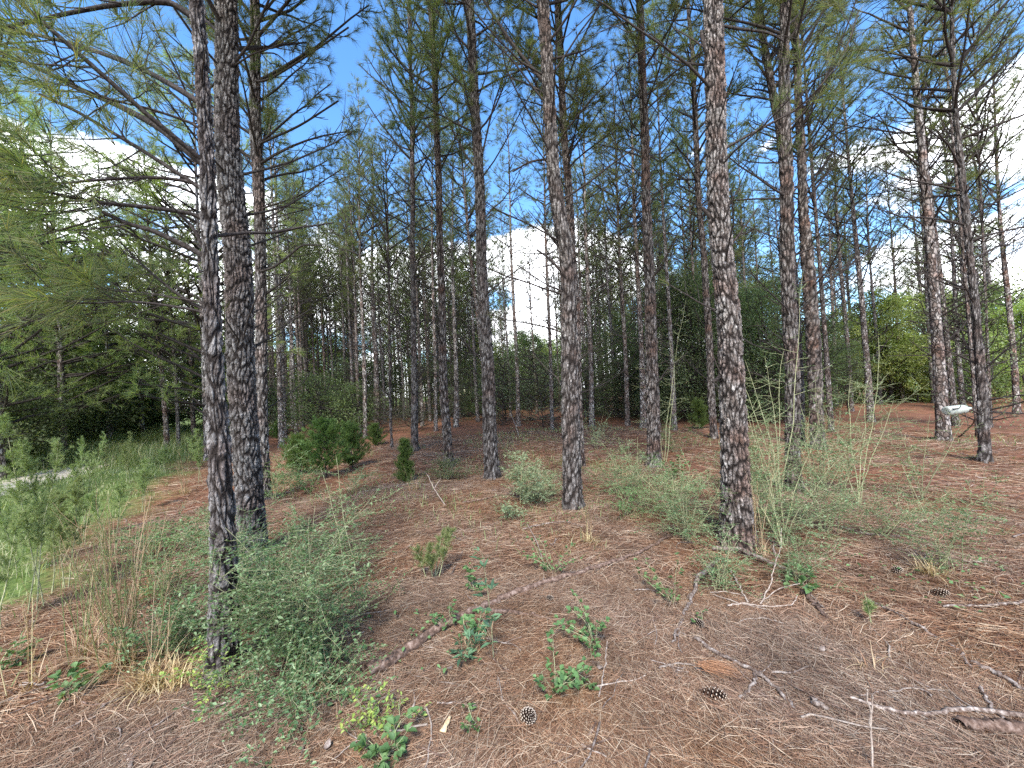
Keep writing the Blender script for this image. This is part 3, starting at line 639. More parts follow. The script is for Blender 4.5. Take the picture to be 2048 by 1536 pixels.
def near_pine(i, row):
    label, pts, z0, H = row
    px = np.array([[float(q) for q in p.split()] for p in pts.split(';')])
    b = ground(px[0, 0], px[0, 1]); Y = b[1]
    W = np.array([at_depth(u, v, Y) for u, v in px[:, :2]]); W[0] = b
    dist = math.hypot(b[0], b[1]); cosv = Y / dist
    rpx = px[:, 2] * Y / FPX / 2 * cosv
    zz, xo = W[:, 2].copy(), W[:, 0] - b[0]
    slope = (xo[-1] - xo[-2]) / max(.1, zz[-1] - zz[-2])
    ztop = np.array([zz[-1] + 1.5, H + 1]); xt = np.array([xo[-1] + slope * 1.0, xo[-1] + slope * 1.0])
    zk = np.concatenate([zz, ztop]) if zz[-1] < H - 2 else zz; xk = np.concatenate([xo, xt]) if zz[-1] < H - 2 else xo
    b[2] = float(gz(b[0], b[1]))
    def path(z):
        z = np.asarray(z, float); w_ = .25 if dist < 12 else .8
        x = (np.interp(z - w_, zk, xk) + 2 * np.interp(z, zk, xk) + np.interp(z + w_, zk, xk)) / 4 + .008 * np.sin(z * 2.3 + i)
        return np.stack([x, .03 * np.sin(z * .7 + i * 2) * np.clip(z / 3, 0, 1), z], -1)
    rb = rpx[0]; zr = np.concatenate([zz, [H]]); rr = np.concatenate([rpx, [.012]])
    if zz[-1] > H - 1: zr, rr = np.array([0, H]), np.array([rb, .012])
    def rad(z):
        z = np.asarray(z, float)
        return (np.interp(z - .3, zr, rr) + np.interp(z, zr, rr) + np.interp(z + .3, zr, rr)) / 3
    lod = 0 if dist < 5 else 1 if dist < 9 else 2
    hi = {0: (110, .0085), 1: (60, .016), 2: (26, .035)}[lod]
    g = trunk_geo(path, rad, H, min(H, 1.6 + Y * 1.05 + .4), hi[0], hi[1], i * 3 + 1, *((.027, .050) if dist < 5 else (.034, .070)), amp=1.35)
    root = empty('pine_tree', b, label, 'pine tree', GP)
    obj('trunk', g.mesh('trunk', [M['bark']], True, True), root)
    ex = []; rng = np.random.default_rng(i + 500)
    for (lp, wpx, live) in LIMBS.get(i, ()):
        side = -.5 if i == 40 else rng.choice([-1, 1]) * rng.uniform(.15, .4)
        P = []
        for q, (u, v) in enumerate(lp):
            p = at_depth(u, v, Y); dy = abs(p[0] - at_depth(*lp[0], Y)[0]) * side
            p = at_depth(u, v, Y + dy); P.append(p - b)
        P = np.array(P); a0 = path(np.array([P[0][2] - .06]))[0]; P = np.vstack([a0, P]); t = np.linspace(0, 1, 4 * len(P)); P = interp(P, t)[0]
        P[1:-1] = (P[:-2] + 2 * P[1:-1] + P[2:]) / 4; P[1:-1] = (P[:-2] + 2 * P[1:-1] + P[2:]) / 4
        ex.append((P, wpx * Y / FPX / 2 * (1.6 if i == 0 else 1.2), live))
    edge = i in (0, 1, 2)
    parts = pine_parts(i + 40, path, rad, H, z0, lod, extra=ex, dead_rate=.9 if i not in (0, 28) else .35, z_dead=1.5 if dist > 5 else 2.2, Lmax=2.8 if edge else 2.2, fill=.85 if edge else .72)
    obj('branches', parts[0], root); obj('crown', parts[1], root)
    for lm, nd in (parts[2] if ex else ()):
        lo = obj('limb', lm, root)
        if nd: obj('needles', nd, lo)
straight = lambda z: np.stack([.03 * np.sin(np.asarray(z) * .6), .03 * np.sin(np.asarray(z) * .5 + 1), np.asarray(z, float)], -1)
def pine_variant(seed, H, z0, lod, Lmax, z_dead=1.8, needle='needle', r0=.1, fill=1.0, elev=(.45, .95)):
    rad = lambda z: np.interp(z, [0, H], [r0, .012])
    mt = trunk_geo(straight, rad, H, H * .7, 12, .12, seed, .05, .11).mesh('trunk', [M['bark_far'] if lod > 1 else M['bark']], True, True)
    mb, mn = pine_parts(seed, straight, rad, H, z0, lod, Lmax=Lmax, z_dead=z_dead, needle=needle, fill=fill, elev=elev)
    return (mt, mb, mn, r0, H)
VAR = [pine_variant(900 + i, 15, z, 2, L, fill=.62) for i, (z, L) in enumerate(((5.8, 2.0), (6.8, 1.9), (7.6, 1.8), (6.2, 2.1)))]
VARF = [pine_variant(950 + i, 15, z, 3, L, fill=.55) for i, (z, L) in enumerate(((6.0, 2.2), (7.0, 2.1), (5.2, 2.3)))]
YOUNG = [pine_variant(970 + i, 9, 1.2, 2, 2.6, .5, 'needle_bright', .09, 1.0, (.1, .6)) for i in range(3)]
BUSHY = [pine_variant(985 + i, 9, 1.5, 3, 2.3, .5, 'needle_bright', .09, 1.0, (.15, .75)) for i in range(3)]
EDGEB = pine_variant(1001, 12, 3.4, 2, 3.0, 1.5, 'needle_bright', .1, .6, (.2, .8))
EDGEV = [pine_variant(995 + i, 12, 3.6, 2, 3.1, 1.5, 'needle', .1, 1.0, (.2, .8)) for i in range(2)]
def put_pine(v, x, y, H, r, rng, label, group=GP, lean=(0, 0), name='pine_tree'):
    mt, mb, mn, r0, H0 = v
    root = empty(name, (x, y, float(gz(x, y)) - .02), label, 'pine tree', group)
    root.rotation_euler = (lean[1], lean[0], rng.uniform(0, 6.28) if lean == (0, 0) else 0)
    s = H / H0
    for nm, me, sc in (('trunk', mt, (r / r0, r / r0, s)), ('branches', mb, (s, s, s)), ('crown', mn, (s, s, s))):
        c = obj(nm, me, root); c.scale = sc
        if nm != 'trunk' and lean != (0, 0): c.rotation_euler = (0, 0, rng.uniform(0, 6.28))
taken = []
prng = random.Random(11)
for i, row in enumerate(TREES):
    px = [tuple(float(q) for q in p.split()) for p in row[1].split(';')]
    b = ground(px[0][0], px[0][1]); taken.append((b[0], b[1]))
    if math.hypot(b[0], b[1]) < 12.5: near_pine(i, row)
    else:
        e = at_depth(px[-1][0], px[-1][1], b[1]); H = row[3]
        put_pine(EDGEV[i % 2] if i in (4, 5, 6) else VAR[i % 4], b[0], b[1], H, px[0][2] * b[1] / FPX / 2 * b[1] / math.hypot(b[0], b[1]), prng, row[0], lean=(math.atan2(e[0] - b[0], e[2]), 0))
# the rows beyond: a plantation grid running away toward the vanishing point left of centre
vp = ground(672, 815); th = math.atan2(vp[0], vp[1])
ax, ay = np.array([math.sin(th), math.cos(th)]), np.array([math.cos(th), -math.sin(th)])
grng = random.Random(4); nfar = 0
for a in range(5, 25):
    for c in range(-10, 21):
        p = ax * (a * 2.6 + grng.uniform(-.5, .5)) + ay * (c * 3.0 + 1.2 + grng.uniform(-.25, .25))
        d = math.hypot(*p); ang = math.degrees(math.atan2(p[0], p[1]))
        if p[1] < 13 or d > 62 or abs(ang) > 55 or (d < 17 and -30 < ang < 50): continue
        if verge(p[0], p[1]) > -.6 and c < 2: continue
        if (1.5 < ang < 6 and d < 45) or (-.5 < ang < 8 and d > 29) or (ang > 33 and d > 27 and grng.random() < .8): continue
        if 34 < ang < 52 and 15 < d < 50 and grng.random() < .5: continue
        if any(math.hypot(p[0] - q[0], p[1] - q[1]) < 1.5 for q in taken): continue
        if d > 44 and grng.random() < .35: continue
        taken.append(tuple(p)); nfar += 1
        v = VAR[grng.randrange(4)] if d < 26 else VARF[grng.randrange(3)]
        place = 'left of the bright central gap' if ang < 1.5 else 'in the right half of the stand' if ang < 30 else 'beyond the bottle clearing'
        put_pine(v, p[0], p[1], grng.uniform(13, 16), grng.uniform(.08, .12), grng, 'slender far pine in the deep rows ' + place, 'far pines in the deep rows ' + place)
print('far pines', nfar)

# ------------------------------------------------------------------ broadleaf and cedar trees of the understory
def leafy_tree(seed, H, R, z_lo, n_cl, per, leafL, leafW, mat, trunk_r=.07, round_=1.0, twiggy=.5):
    rng = np.random.default_rng(seed); gt, gl = Geo(), Geo()
    T = curve_pts((0, 0, -.05), (0, 0, 1), H * .92, 12, rng, .0, .12); tube(gt, T, np.linspace(trunk_r, .012, 12), 8)
    CP, CD = [], []
    nb = int(26 * round_)
    for j in range(nb):
        t = rng.uniform(z_lo / H, .95); p, _ = interp(T, t)
        f = (t - z_lo / H) / (1 - z_lo / H)
        L = R * (math.sin(math.pi * min(1, .22 + .78 * f)) ** .7 + .12) * rng.uniform(.55, 1.2)
        a = rng.uniform(0, 6.28); el = rng.uniform(-.1, .7)
        q = curve_pts(p, (math.cos(a) * math.cos(el), math.sin(a) * math.cos(el), math.sin(el)), L, 7, rng, .1, .35)
        tube(gt, q, np.linspace(.012 + .008 * L, .005, 7), 4)
        for _ in range(max(3, int(n_cl / nb))):
            p2, d2 = interp(q, rng.uniform(.25, 1)); d3 = around(d2[None], rng, .3, 1.4, 1)[0, 0]; l3 = rng.uniform(.1, .55) * (.5 + L * .35)
            e = p2 + d3 * l3; CP.append(e); CD.append(d3)
            if rng.uniform() < twiggy: tube(gt, np.array([p2, (p2 + e) / 2 + [0, 0, .02], e]), .004, 3, cap=False)
    CP = np.array(CP); CD = np.array(CD); n = len(CP)
    Q = around(CD, rng, .2, 1.9, per).reshape(-1, 3)
    B = np.repeat(CP, per, 0) + rng.normal(size=(n * per, 3)) * (.10 + .02 * R) * [1, 1, .7]
    Nn = rng.normal(size=(n * per, 3)) * .6 + [0, 0, 1]
    s = rng.uniform(.6, 1.25, n * per)
    leaves(gl, B, Q, Nn, leafL * s, leafW * s)
    return gt.mesh('trunk', [M['limb']], True), gl.mesh('crown', [M[mat]])
def leafy_mats(v, mat): 
    me = v[1].copy(); me.materials.clear(); me.materials.append(M[mat]); return (v[0], me)
LT = [leafy_tree(60 + i, 7, 2.5, .4, 520, 22, .12, .065, 'mid_leaf', .07, 1.7) for i in range(3)]
LT_dark = [leafy_mats(v, 'dark_leaf') for v in LT]
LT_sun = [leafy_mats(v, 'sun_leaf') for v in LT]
HOLLY = [leafy_tree(80 + i, 6, 1.9, .15, 480, 19, .085, .040, 'dark_leaf', .05, 2.4) for i in range(3)]
BUSH = [leafy_tree(90 + i, 2.4, 1.3, .1, 260, 18, .065, .034, 'mid_leaf', .02, 1.1, .9) for i in range(3)]
BUSH_dark = [leafy_mats(v, 'dark_leaf') for v in BUSH]
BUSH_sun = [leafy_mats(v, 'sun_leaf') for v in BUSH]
TW = [leafy_tree(30 + i, 3.6, 1.6, .2, 420, 7, .05, .024, 'silver', .02, 1.8, 1.0) for i in range(2)]
TW = TW + [leafy_mats(v, 'dark_leaf') for v in TW] + [leafy_mats(TW[0], 'cedar')]
def put(v, name, x, y, s, label, cat, group, rng, sz=1.0):
    root = empty(name, (x, y, float(gz(x, y)) - .02), label, cat, group, rng.uniform(0, 6.28))
    root.scale = (s, s, s * sz)
    obj('trunk', v[0], root); obj('crown', v[1], root)
r = random.Random(21)
# left: dark broadleaf wood beyond the track, bright young pines over it
for (u, d, s, k, lab) in ((-120, 20, .8, 'd', 'dark broadleaf tree at the photo edge beyond the sandy track'), (25, 22, .75, 'd', 'dark spreading broadleaf tree beyond the sandy track'), (110, 26, .75, 'd', 'low shadowy broadleaf tree where the grass verge meets the wood'),
                      (185, 28, .95, 'm', 'green broadleaf tree at the far end of the grassy verge'), (250, 31, .7, 'd', 'shadowed tree closing the end of the grassy verge'), (-30, 26, 1.7, 'm', 'taller green broadleaf tree rising behind the dark ones beyond the track'),
                      (80, 31, 1.75, 'm', 'tall green broadleaf tree behind the low shadowy one'), (300, 33, 1.2, 'm', 'green tree behind the thicker verge pine'), (385, 30, 1.0, 'm', 'pale green small tree between the verge pines and the close trio'),
                      (345, 38, 1.5, 'm', 'tall hazy green tree far behind the verge pines'), (200, 38, 1.9, 'm', 'tall green tree far behind the end of the verge'), (440, 36, 1.1, 'm', 'green tree glimpsed left of the nearest trunk')):
    q = ray(u, 800); a = math.atan2(q[0], q[1]); put({'d': LT_dark, 'm': LT}[k][r.randrange(3)], 'broadleaf_tree', d * math.sin(a), d * math.cos(a), s, lab, 'tree', 'broadleaf trees beyond the track', r)
for k in range(14):
    u = -60 + k * 28 + r.uniform(-10, 10); d = 17.5 + max(0, k - 2) * 1.25 + r.uniform(-.6, .6); q = ray(u, 800); a = math.atan2(q[0], q[1])
    put(BUSH_dark[r.randrange(3)], 'dark_bush', d * math.sin(a), d * math.cos(a), r.uniform(.9, 1.5), 'dark low bush lining the shadowy wood edge along the grassy verge', 'bush', 'dark bushes along the wood edge', r)
for (u, d, H, lab) in ((-230, 13, 10.5, 'bright young pine leaning in from the photo edge'), (-10, 16.5, 11, 'bushy bright green pine above the dark broadleaf trees'), (120, 20, 12, 'yellow green bushy pine behind the grassy verge'), (60, 24, 14, 'tall bright green pine rising over the dark wood'),
                   (215, 24, 12.5, 'light green bushy pine left of the verge pines'), (285, 27, 12, 'light bushy pine behind the pair of verge pines'), (385, 24, 10, 'yellowish bushy pine just left of the close trio'), (455, 31, 11, 'bright pine hidden behind the nearest trunk')):
    q = ray(u, 800); a = math.atan2(q[0], q[1]); put_pine(YOUNG[r.randrange(3)], d * math.sin(a), d * math.cos(a), H, .11, r, lab, 'bright bushy pines along the verge')
for (x, y, H, lab) in ((-9.6, 5.6, 12.5, 'edge pine just outside the left edge whose needled limbs reach into the photo'), (-9.4, 11.8, 12.5, 'pine standing on the verge left of the verge pair')):
    put_pine(YOUNG[1] if H == 13.0 or y > 11 else EDGEB, x, y, H, .10, r, lab, 'bright bushy pines along the verge')
for (u, d) in ((631, 27), (639, 30), (651, 26), (660, 29), (667, 24), (675, 32), (692, 23), (706, 21), (767, 25), (806, 26), (821, 30), (858, 24), (918, 26), (926, 33), (955, 30), (1072, 28), (1120, 28), (1200, 24), (1216, 29), (1320, 25), (1385, 22),
               (1460, 21), (1505, 23), (1530, 26), (1560, 28), (1700, 22), (1712, 30), (1760, 27), (1805, 28), (1868, 27), (1925, 24), (1945, 29), (2030, 22), (600, 30), (585, 26), (615, 34)):
    q = ray(u, 800); a = math.atan2(q[0], q[1]); k = u > 1150
    put_pine(VAR[r.randrange(4)], d * math.sin(a), d * math.cos(a), r.uniform(13, 15.5), r.uniform(.085, .11), r, 'narrow straight pine in the tight rows ' + ('right of the sturdy central pine' if k else 'left of the sturdy central pine'), 'tight rows of narrow pines ' + ('right of centre' if k else 'left of centre'))
for k in range(9):
    q = ray(470 + k * 26, 800); a = math.atan2(q[0], q[1]); d = r.uniform(26, 44)
    put_pine(VARF[r.randrange(3)], d * math.sin(a), d * math.cos(a), r.uniform(12, 15), .10, r, 'slim pine at the end of the rows right of the close trio', 'slim pines at the end of the rows beside the verge')
for k in range(30):
    ang = math.radians(-30 + 84 * (k + r.random()) / 30); d = r.uniform(27, 50)
    if -1 < math.degrees(ang) < 8 or math.degrees(ang) > 36: continue
    put_pine(BUSHY[r.randrange(3)], d * math.sin(ang), d * math.cos(ang), r.uniform(8, 11.5), .09, r, 'low branched green pine in the far background behind the straight rows', 'bushy pines in the far background', name='bushy_pine')
# evergreen thicket at centre right
for (u, v_, s) in ((1215, 838, .8), (1262, 833, .85), (1300, 836, .8), (1345, 842, 1.0), (1392, 846, 1.05), (1440, 845, .95), (1500, 838, 1.0), (1545, 846, .95), (1590, 833, .9), (1640, 828, .8), (1695, 815, .6), (1235, 826, 1.05), (1325, 826, 1.1), (1410, 826, 1.15), (1480, 822, 1.2), (1570, 820, 1.1),
                (860, 838, .75), (905, 834, .7), (945, 832, .72), (800, 838, .75), (740, 838, .75), (770, 830, .9), (700, 832, .8), (880, 826, 1.0), (925, 824, .95), (640, 834, .7), (590, 838, .6), (560, 834, .7)):
    b = ground(u, v_); k = u > 1190
    put(HOLLY[r.randrange(3)], 'evergreen_tree', b[0], b[1], s * r.uniform(.9, 1.1), 'dense dark evergreen understory tree ' + ('in the shadowy thicket behind the biggest scaly pine' if k else 'behind the rows of pines left of centre'), 'tree', 'dark evergreens in the thicket' if k else 'dark evergreens left of centre', r)
# twiggy grey-green brush among the far trunks
for k in range(110):
    ang = math.radians(r.uniform(-33, 52)); d = r.uniform(15.5, 34)
    x, y = d * math.sin(ang), d * math.cos(ang)
    if verge(x, y) > -.3: continue
    if math.radians(36) < ang < math.radians(50) and d < 19: continue
    v = r.choice(TW + TW + [BUSH_dark[0], BUSH[1], BUSH_dark[2]])
    put(v, 'twiggy_shrub', x, y, r.uniform(.55, 1.1), 'thin grey twiggy shrub in the brush among the far trunks', 'shrub', 'twiggy brush among the far trunks', r)
# yellow green sunlit growth far behind
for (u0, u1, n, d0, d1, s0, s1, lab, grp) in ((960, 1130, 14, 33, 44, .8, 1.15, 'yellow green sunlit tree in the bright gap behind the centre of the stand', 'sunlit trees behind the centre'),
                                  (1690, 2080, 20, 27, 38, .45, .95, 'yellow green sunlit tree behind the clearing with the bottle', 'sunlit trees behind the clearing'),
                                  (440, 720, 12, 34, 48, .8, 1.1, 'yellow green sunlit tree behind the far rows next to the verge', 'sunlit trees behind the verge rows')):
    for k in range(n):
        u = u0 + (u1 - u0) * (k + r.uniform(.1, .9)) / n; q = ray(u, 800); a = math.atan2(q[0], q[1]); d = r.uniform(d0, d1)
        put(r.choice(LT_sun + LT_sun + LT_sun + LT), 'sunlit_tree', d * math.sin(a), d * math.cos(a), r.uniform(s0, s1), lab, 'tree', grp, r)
# far wood closing the view: one mass
def far_wood():
    rng = np.random.default_rng(77); g = Geo(); n = 5200
    a = np.radians(rng.uniform(-64, 64, n)); d = rng.uniform(56, 84, n)
    hmax = 9.5 + 2.2 * np.sin(a * 9) + 1.5 * np.sin(a * 23 + 1) + rng.normal(0, .6, n); z = hmax * rng.uniform(0, 1, n) ** .8
    P = np.stack([d * np.sin(a), d * np.cos(a), z], -1)
    m = 26; B = np.repeat(P, m, 0) + rng.normal(size=(n * m, 3)) * [.95, .95, .6]
    leaves(g, B, rand_unit(rng, n * m), rng.normal(size=(n * m, 3)) + [0, 0, .8], rng.uniform(.14, .3, n * m), rng.uniform(.08, .16, n * m))
    tag(obj('far_wood', g.mesh('far_wood', [foliage_mat('far_wood_leaves', [(.13, .18, .06), (.20, .26, .08), (.28, .34, .11)], .45)])), 'distant green wood closing the view behind all the rows', 'woodland', kind='stuff')
far_wood()

# ------------------------------------------------------------------ shrubs and small plants near the camera
def spray_shrub(seed, H, R, stems, twigs, leafL, leafW, lmat, smat='stem', lean=(0, 0), step=.022, flat=.15, up=-.35, tw_len=.45, start=.12):
    """arching stems with level side twigs, leaves in two ranks along them"""
    rng = np.random.default_rng(seed); gs, gl = Geo(), Geo(); BP, BD = [], []
    for s in range(stems):
        a = rng.uniform(0, 6.28); k = R / H * rng.uniform(.15, 1.1)
        d = np.array([math.cos(a) * k + lean[0], math.sin(a) * k + lean[1], 1.0])
        L = H * rng.uniform(.6, 1.1) * math.sqrt(1 + k * k * .6)
        P = curve_pts((rng.normal(0, .03), rng.normal(0, .03), 0), d, L, 10, rng, up, .25)
        tube(gs, P, np.linspace(.0050, .0014, 10) * (.6 + H * .3), 5)
        for t in rng.uniform(start, .97, int(twigs * 1.5)):
            p, dd = interp(P, t); q = around(dd[None], rng, .8, 1.45, 1)[0, 0]; q[2] *= .45
            l2 = tw_len * rng.uniform(.4, 1.2) * (1.15 - .6 * t)
            T = curve_pts(p, q, l2, 6, rng, flat, .3); tube(gs, T, np.linspace(.0018, .0008, 6) * (.6 + H * .4), 3, cap=False)
            tt = np.arange(.1, 1.0, step / l2); pp, d2 = interp(T, tt); BP.append(pp); BD.append(d2)
            for t3 in rng.uniform(.3, .9, 2):
                p3, d3 = interp(T, t3); q3 = around(d3[None], rng, .5, 1.1, 1)[0, 0]; q3[2] *= .5
                T3 = curve_pts(p3, q3, l2 * .4, 4, rng, flat, .3); tube(gs, T3, .0007 * (.6 + H * .4), 3, cap=False)
                tt = np.arange(.1, 1.0, step / (l2 * .4)); pp, d2 = interp(T3, tt); BP.append(pp); BD.append(d2)
    P = np.concatenate(BP); D = np.concatenate(BD); n = len(P)
    sd_ = nrm(np.cross(D, [0, 0, 1.])) * rng.choice([-1, 1], n)[:, None]
    LD = nrm(D * rng.uniform(.2, .9, n)[:, None] + sd_ + rng.normal(size=(n, 3)) * .35)
    s = rng.uniform(.6, 1.35, n)
    leaves(gl, P, LD, rng.normal(size=(n, 3)) * .45 + [0, 0, 1], leafL * s, leafW * s)
    return gs.mesh('stems', [M[smat]], True), gl.mesh('leaves', [M[lmat]])
def plant(name, parts, x, y, label, cat='shrub', group=None, rz=0.0, s=1.0):
    root = empty(name, (x, y, float(gz(x, y)) - .005), label, cat, group, rz); root.scale = (s, s, s)
    obj('stems', parts[0], root); obj('foliage', parts[1], root)
    return root
def px_plant(u, v, hpx, wpx):
    b = ground(u, v); k = b[1] / FPX
    return b, hpx * k, wpx * k / 2
SH = [
 # u, v(base), height px, width px, stems, twigs, leaf len, leaf w, leaf material, label
 (610, 1325, 320, 310, 17, 15, .022, .010, 'shrub', 'large spreading small leaved shrub wrapping round the foot of the nearest pine'),
 (480, 1190, 200, 190, 7, 13, .020, .009, 'shrub', 'green small leaved shrub just behind the foot of the nearest pine'),
 (350, 1200, 150, 170, 6, 11, .020, .011, 'bramble', 'low leafy bush between the tall grass clump and the nearest pine'),
 (640, 1150, 150, 280, 7, 11, .022, .010, 'shrub', 'low fanned shrub reaching out from the base of the thick dark pine'),
 (705, 1190, 330, 120, 2, 8, .022, .010, 'shrub', 'tall pale stemmed sapling with few leaves on the pine straw'),
 (450, 1375, 110, 150, 4, 7, .022, .012, 'yellow_leaf', 'yellow leaved low bush at the very foot of the nearest pine'),
 (610, 1420, 110, 300, 6, 12, .020, .011, 'shrub', 'sprawling low branches of a green shrub nearest the bottom of the photo'),
 (800, 1455, 50, 45, 2, 4, .022, .012, 'yellow_leaf', 'little yellow green bush beside the fallen limb near the pine cone'),
 (735, 1440, 75, 70, 2, 5, .024, .013, 'yellow_leaf', 'small yellow green seedling bush left of the little one near the cone'),
 (1048, 1006, 100, 110, 12, 8, .040, .011, 'silver', 'grey green leafy shrub in front of the strong reddish pine'),
 (1030, 1035, 40, 50, 5, 5, .035, .011, 'silver', 'small low grey green clump in front of the larger grey green shrub'),
 (1090, 1000, 60, 90, 7, 7, .035, .011, 'silver', 'lower grey green shrub at the left foot of the sturdy central pine'),
 (1375, 1085, 130, 170, 8, 12, .018, .008, 'shrub', 'fine leaved shrub just left of the biggest scaly pine'),
 (1290, 1010, 110, 200, 6, 9, .018, .008, 'shrub', 'thin open shrub between the sturdy central pine and the biggest pine'),
 (1255, 1030, 60, 120, 6, 7, .02, .010, 'bramble', 'low light green patch of leaves behind the fallen branches'),
 (1570, 1095, 200, 200, 8, 12, .018, .008, 'shrub', 'wispy grey green shrub at the right foot of the biggest scaly pine'),
 (1655, 1070, 170, 210, 8, 12, .018, .008, 'shrub', 'wide wispy shrub in front of the straight scaly pine'),
 (1720, 1010, 240, 230, 4, 9, .018, .008, 'shrub', 'tall bare stemmed wispy shrub right of the straight scaly pine'),
 (1560, 1010, 330, 160, 4, 9, .018, .008, 'shrub', 'very tall thin shrub with level twigs crossing the straight scaly pine'),
 (1590, 1160, 90, 170, 5, 9, .018, .008, 'shrub', 'low shrub half over the curved fallen branch'),
 (1440, 1175, 90, 110, 6, 9, .018, .008, 'shrub', 'small dark green shrub growing through the fallen branches'),
 (1900, 1145, 150, 150, 6, 10, .018, .008, 'shrub', 'open wispy shrub standing alone on the pine straw'),
 (1840, 1000, 130, 150, 5, 8, .018, .008, 'shrub', 'faint wispy shrub in front of the clearing'),
 (545, 1000, 120, 110, 6, 9, .024, .013, 'bramble', 'bright leaved shrub behind the close trio of pines'),
 (600, 975, 60, 80, 6, 7, .022, .010, 'shrub', 'low grey green shrub in front of the large cedar bush'),
 (893, 962, 50, 90, 8, 8, .026, .013, 'dark_leaf', 'dark low bush at the base of a mid sized pine'),
 (1330, 925, 230, 160, 3, 9, .018, .009, 'silver', 'tall pale stemmed shoot beside the scaly mid right pine'),
 (1350, 905, 60, 90, 5, 7, .03, .014, 'mid_leaf', 'small leafy bush in front of the evergreen thicket'),
 (700, 985, 50, 120, 5, 7, .02, .009, 'shrub', 'low scraggly shrub at the front of the large cedar bush'),
 (1190, 900, 80, 90, 5, 7, .022, .010, 'silver', 'thin grey shrub right behind the sturdy central pine'),
 (1640, 985, 200, 230, 6, 10, .020, .009, 'shrub', 'hazy mound of fine twigs before the broad pine at mid right'),
 (1530, 1060, 170, 150, 6, 11, .020, .009, 'shrub', 'dense grey green shrub hugging the right side of the biggest scaly pine'),
 (1475, 985, 110, 120, 5, 10, .020, .009, 'shrub', 'grey green shrub just behind the biggest scaly pine'),
 (1760, 1075, 90, 170, 5, 10, .018, .008, 'shrub', 'low feathery green shrub between the pale low branch and the clearing'),
 (1240, 985, 90, 160, 6, 10, .020, .010, 'shrub', 'grey green shrub patch right of the sturdy central pine'),
 (1340, 1040, 90, 140, 6, 10, .020, .009, 'bramble', 'light leafed shrub patch behind the fine leaved one left of the biggest pine'),
 (420, 1110, 120, 150, 6, 11, .022, .010, 'shrub', 'loose green shrub behind the nearest pine on its left side'),
 (300, 1120, 90, 120, 5, 9, .022, .011, 'bramble', 'low green shrub at the edge of the grassy verge'),
 (375, 1305, 120, 150, 8, 13, .022, .011, 'shrub', 'leafy green shrub between the tall grass clump and the foot of the nearest pine'),
 (520, 1260, 170, 130, 8, 13, .022, .010, 'bramble', 'brighter green shrub rising between the nearest pine and the large shrub'),
 (1960, 1010, 60, 60, 3, 5, .018, .008, 'shrub', 'tiny wispy sprig near the foot of the crooked slender pine'),
]
for i, (u, v, hp, wp, st, tw, ll, lw, mt, lab) in enumerate(SH):
    b, H, R = px_plant(u, v, hp, wp)
    if u > 1200: H *= 1.35; st = int(st * 1.3)
    tall = hp > 190 and st <= 5
    plant('shrub', spray_shrub(300 + i, H, R, st, tw, ll, lw, mt, 'stem', (-.05, 0) if i == 0 else (0, 0), tw_len=min(.5, R * .75 + .08), up=-.1 if tall else -.45, start=.3 if tall else .1), b[0], b[1], lab, 'shrub', 'shrubs growing on the pine straw')

def cedar(seed, H, R, lean=0):
    rng = np.random.default_rng(seed); gs, gl = Geo(), Geo(); P, D = [], []
    T = curve_pts((0, 0, 0), (lean, 0, 1), H * .95, 8, rng, 0, .08); tube(gs, T, np.linspace(.018, .004, 8) * (.4 + H * .5), 6)
    for j in range(int(60 + 50 * H)):
        t = rng.uniform(.03, .97); p, d = interp(T, t); a = rng.uniform(0, 6.28); L = R * (1 - t) ** .55 * rng.uniform(.45, 1.15) + .05
        q = curve_pts(p, (math.cos(a), math.sin(a), rng.uniform(.25, 1.1)), L, 6, rng, .5, .3); tube(gs, q, np.linspace(.004, .001, 6), 3, cap=False)
        tt = rng.uniform(.2, 1, int(5 + 14 * L)); pp, dd = interp(q, tt); P.append(pp); D.append(dd)
    P = np.concatenate(P); D = np.concatenate(D)
    needles(gl, P + rng.normal(size=P.shape) * .02, D + [0, 0, .25], 22, .075, .0026, rng, .1, 1.0, 0, 0, .05)
    return gs.mesh('stem', [M['limb']], True), gl.mesh('foliage', [M['cedar']])
for i, (u, v, hp, wp, lab) in enumerate(((652, 957, 122, 150, 'large rounded green cedar bush behind the close trio of pines'), (600, 950, 80, 100, 'lower left shoulder of bushy cedar beside the large rounded one'), (705, 935, 95, 90, 'cedar bush crowding the right side of the large rounded one'),
                                  (812, 966, 88, 42, 'small upright cedar standing alone on the pine straw'), (752, 890, 45, 50, 'tiny cedar at the foot of the dark pine with rising limbs'), (560, 880, 40, 60, 'small shaded cedar bush far behind the trio of pines'), (1400, 860, 60, 60, 'small dark cedar beside the gently curved pine'))):
    b, H, R = px_plant(u, v, hp, wp); m = cedar(410 + i, H, R)
    root = empty('cedar_bush', (b[0], b[1], float(gz(b[0], b[1]))), lab, 'cedar', 'green cedar bushes'); obj('trunk', m[0], root); obj('foliage', m[1], root)

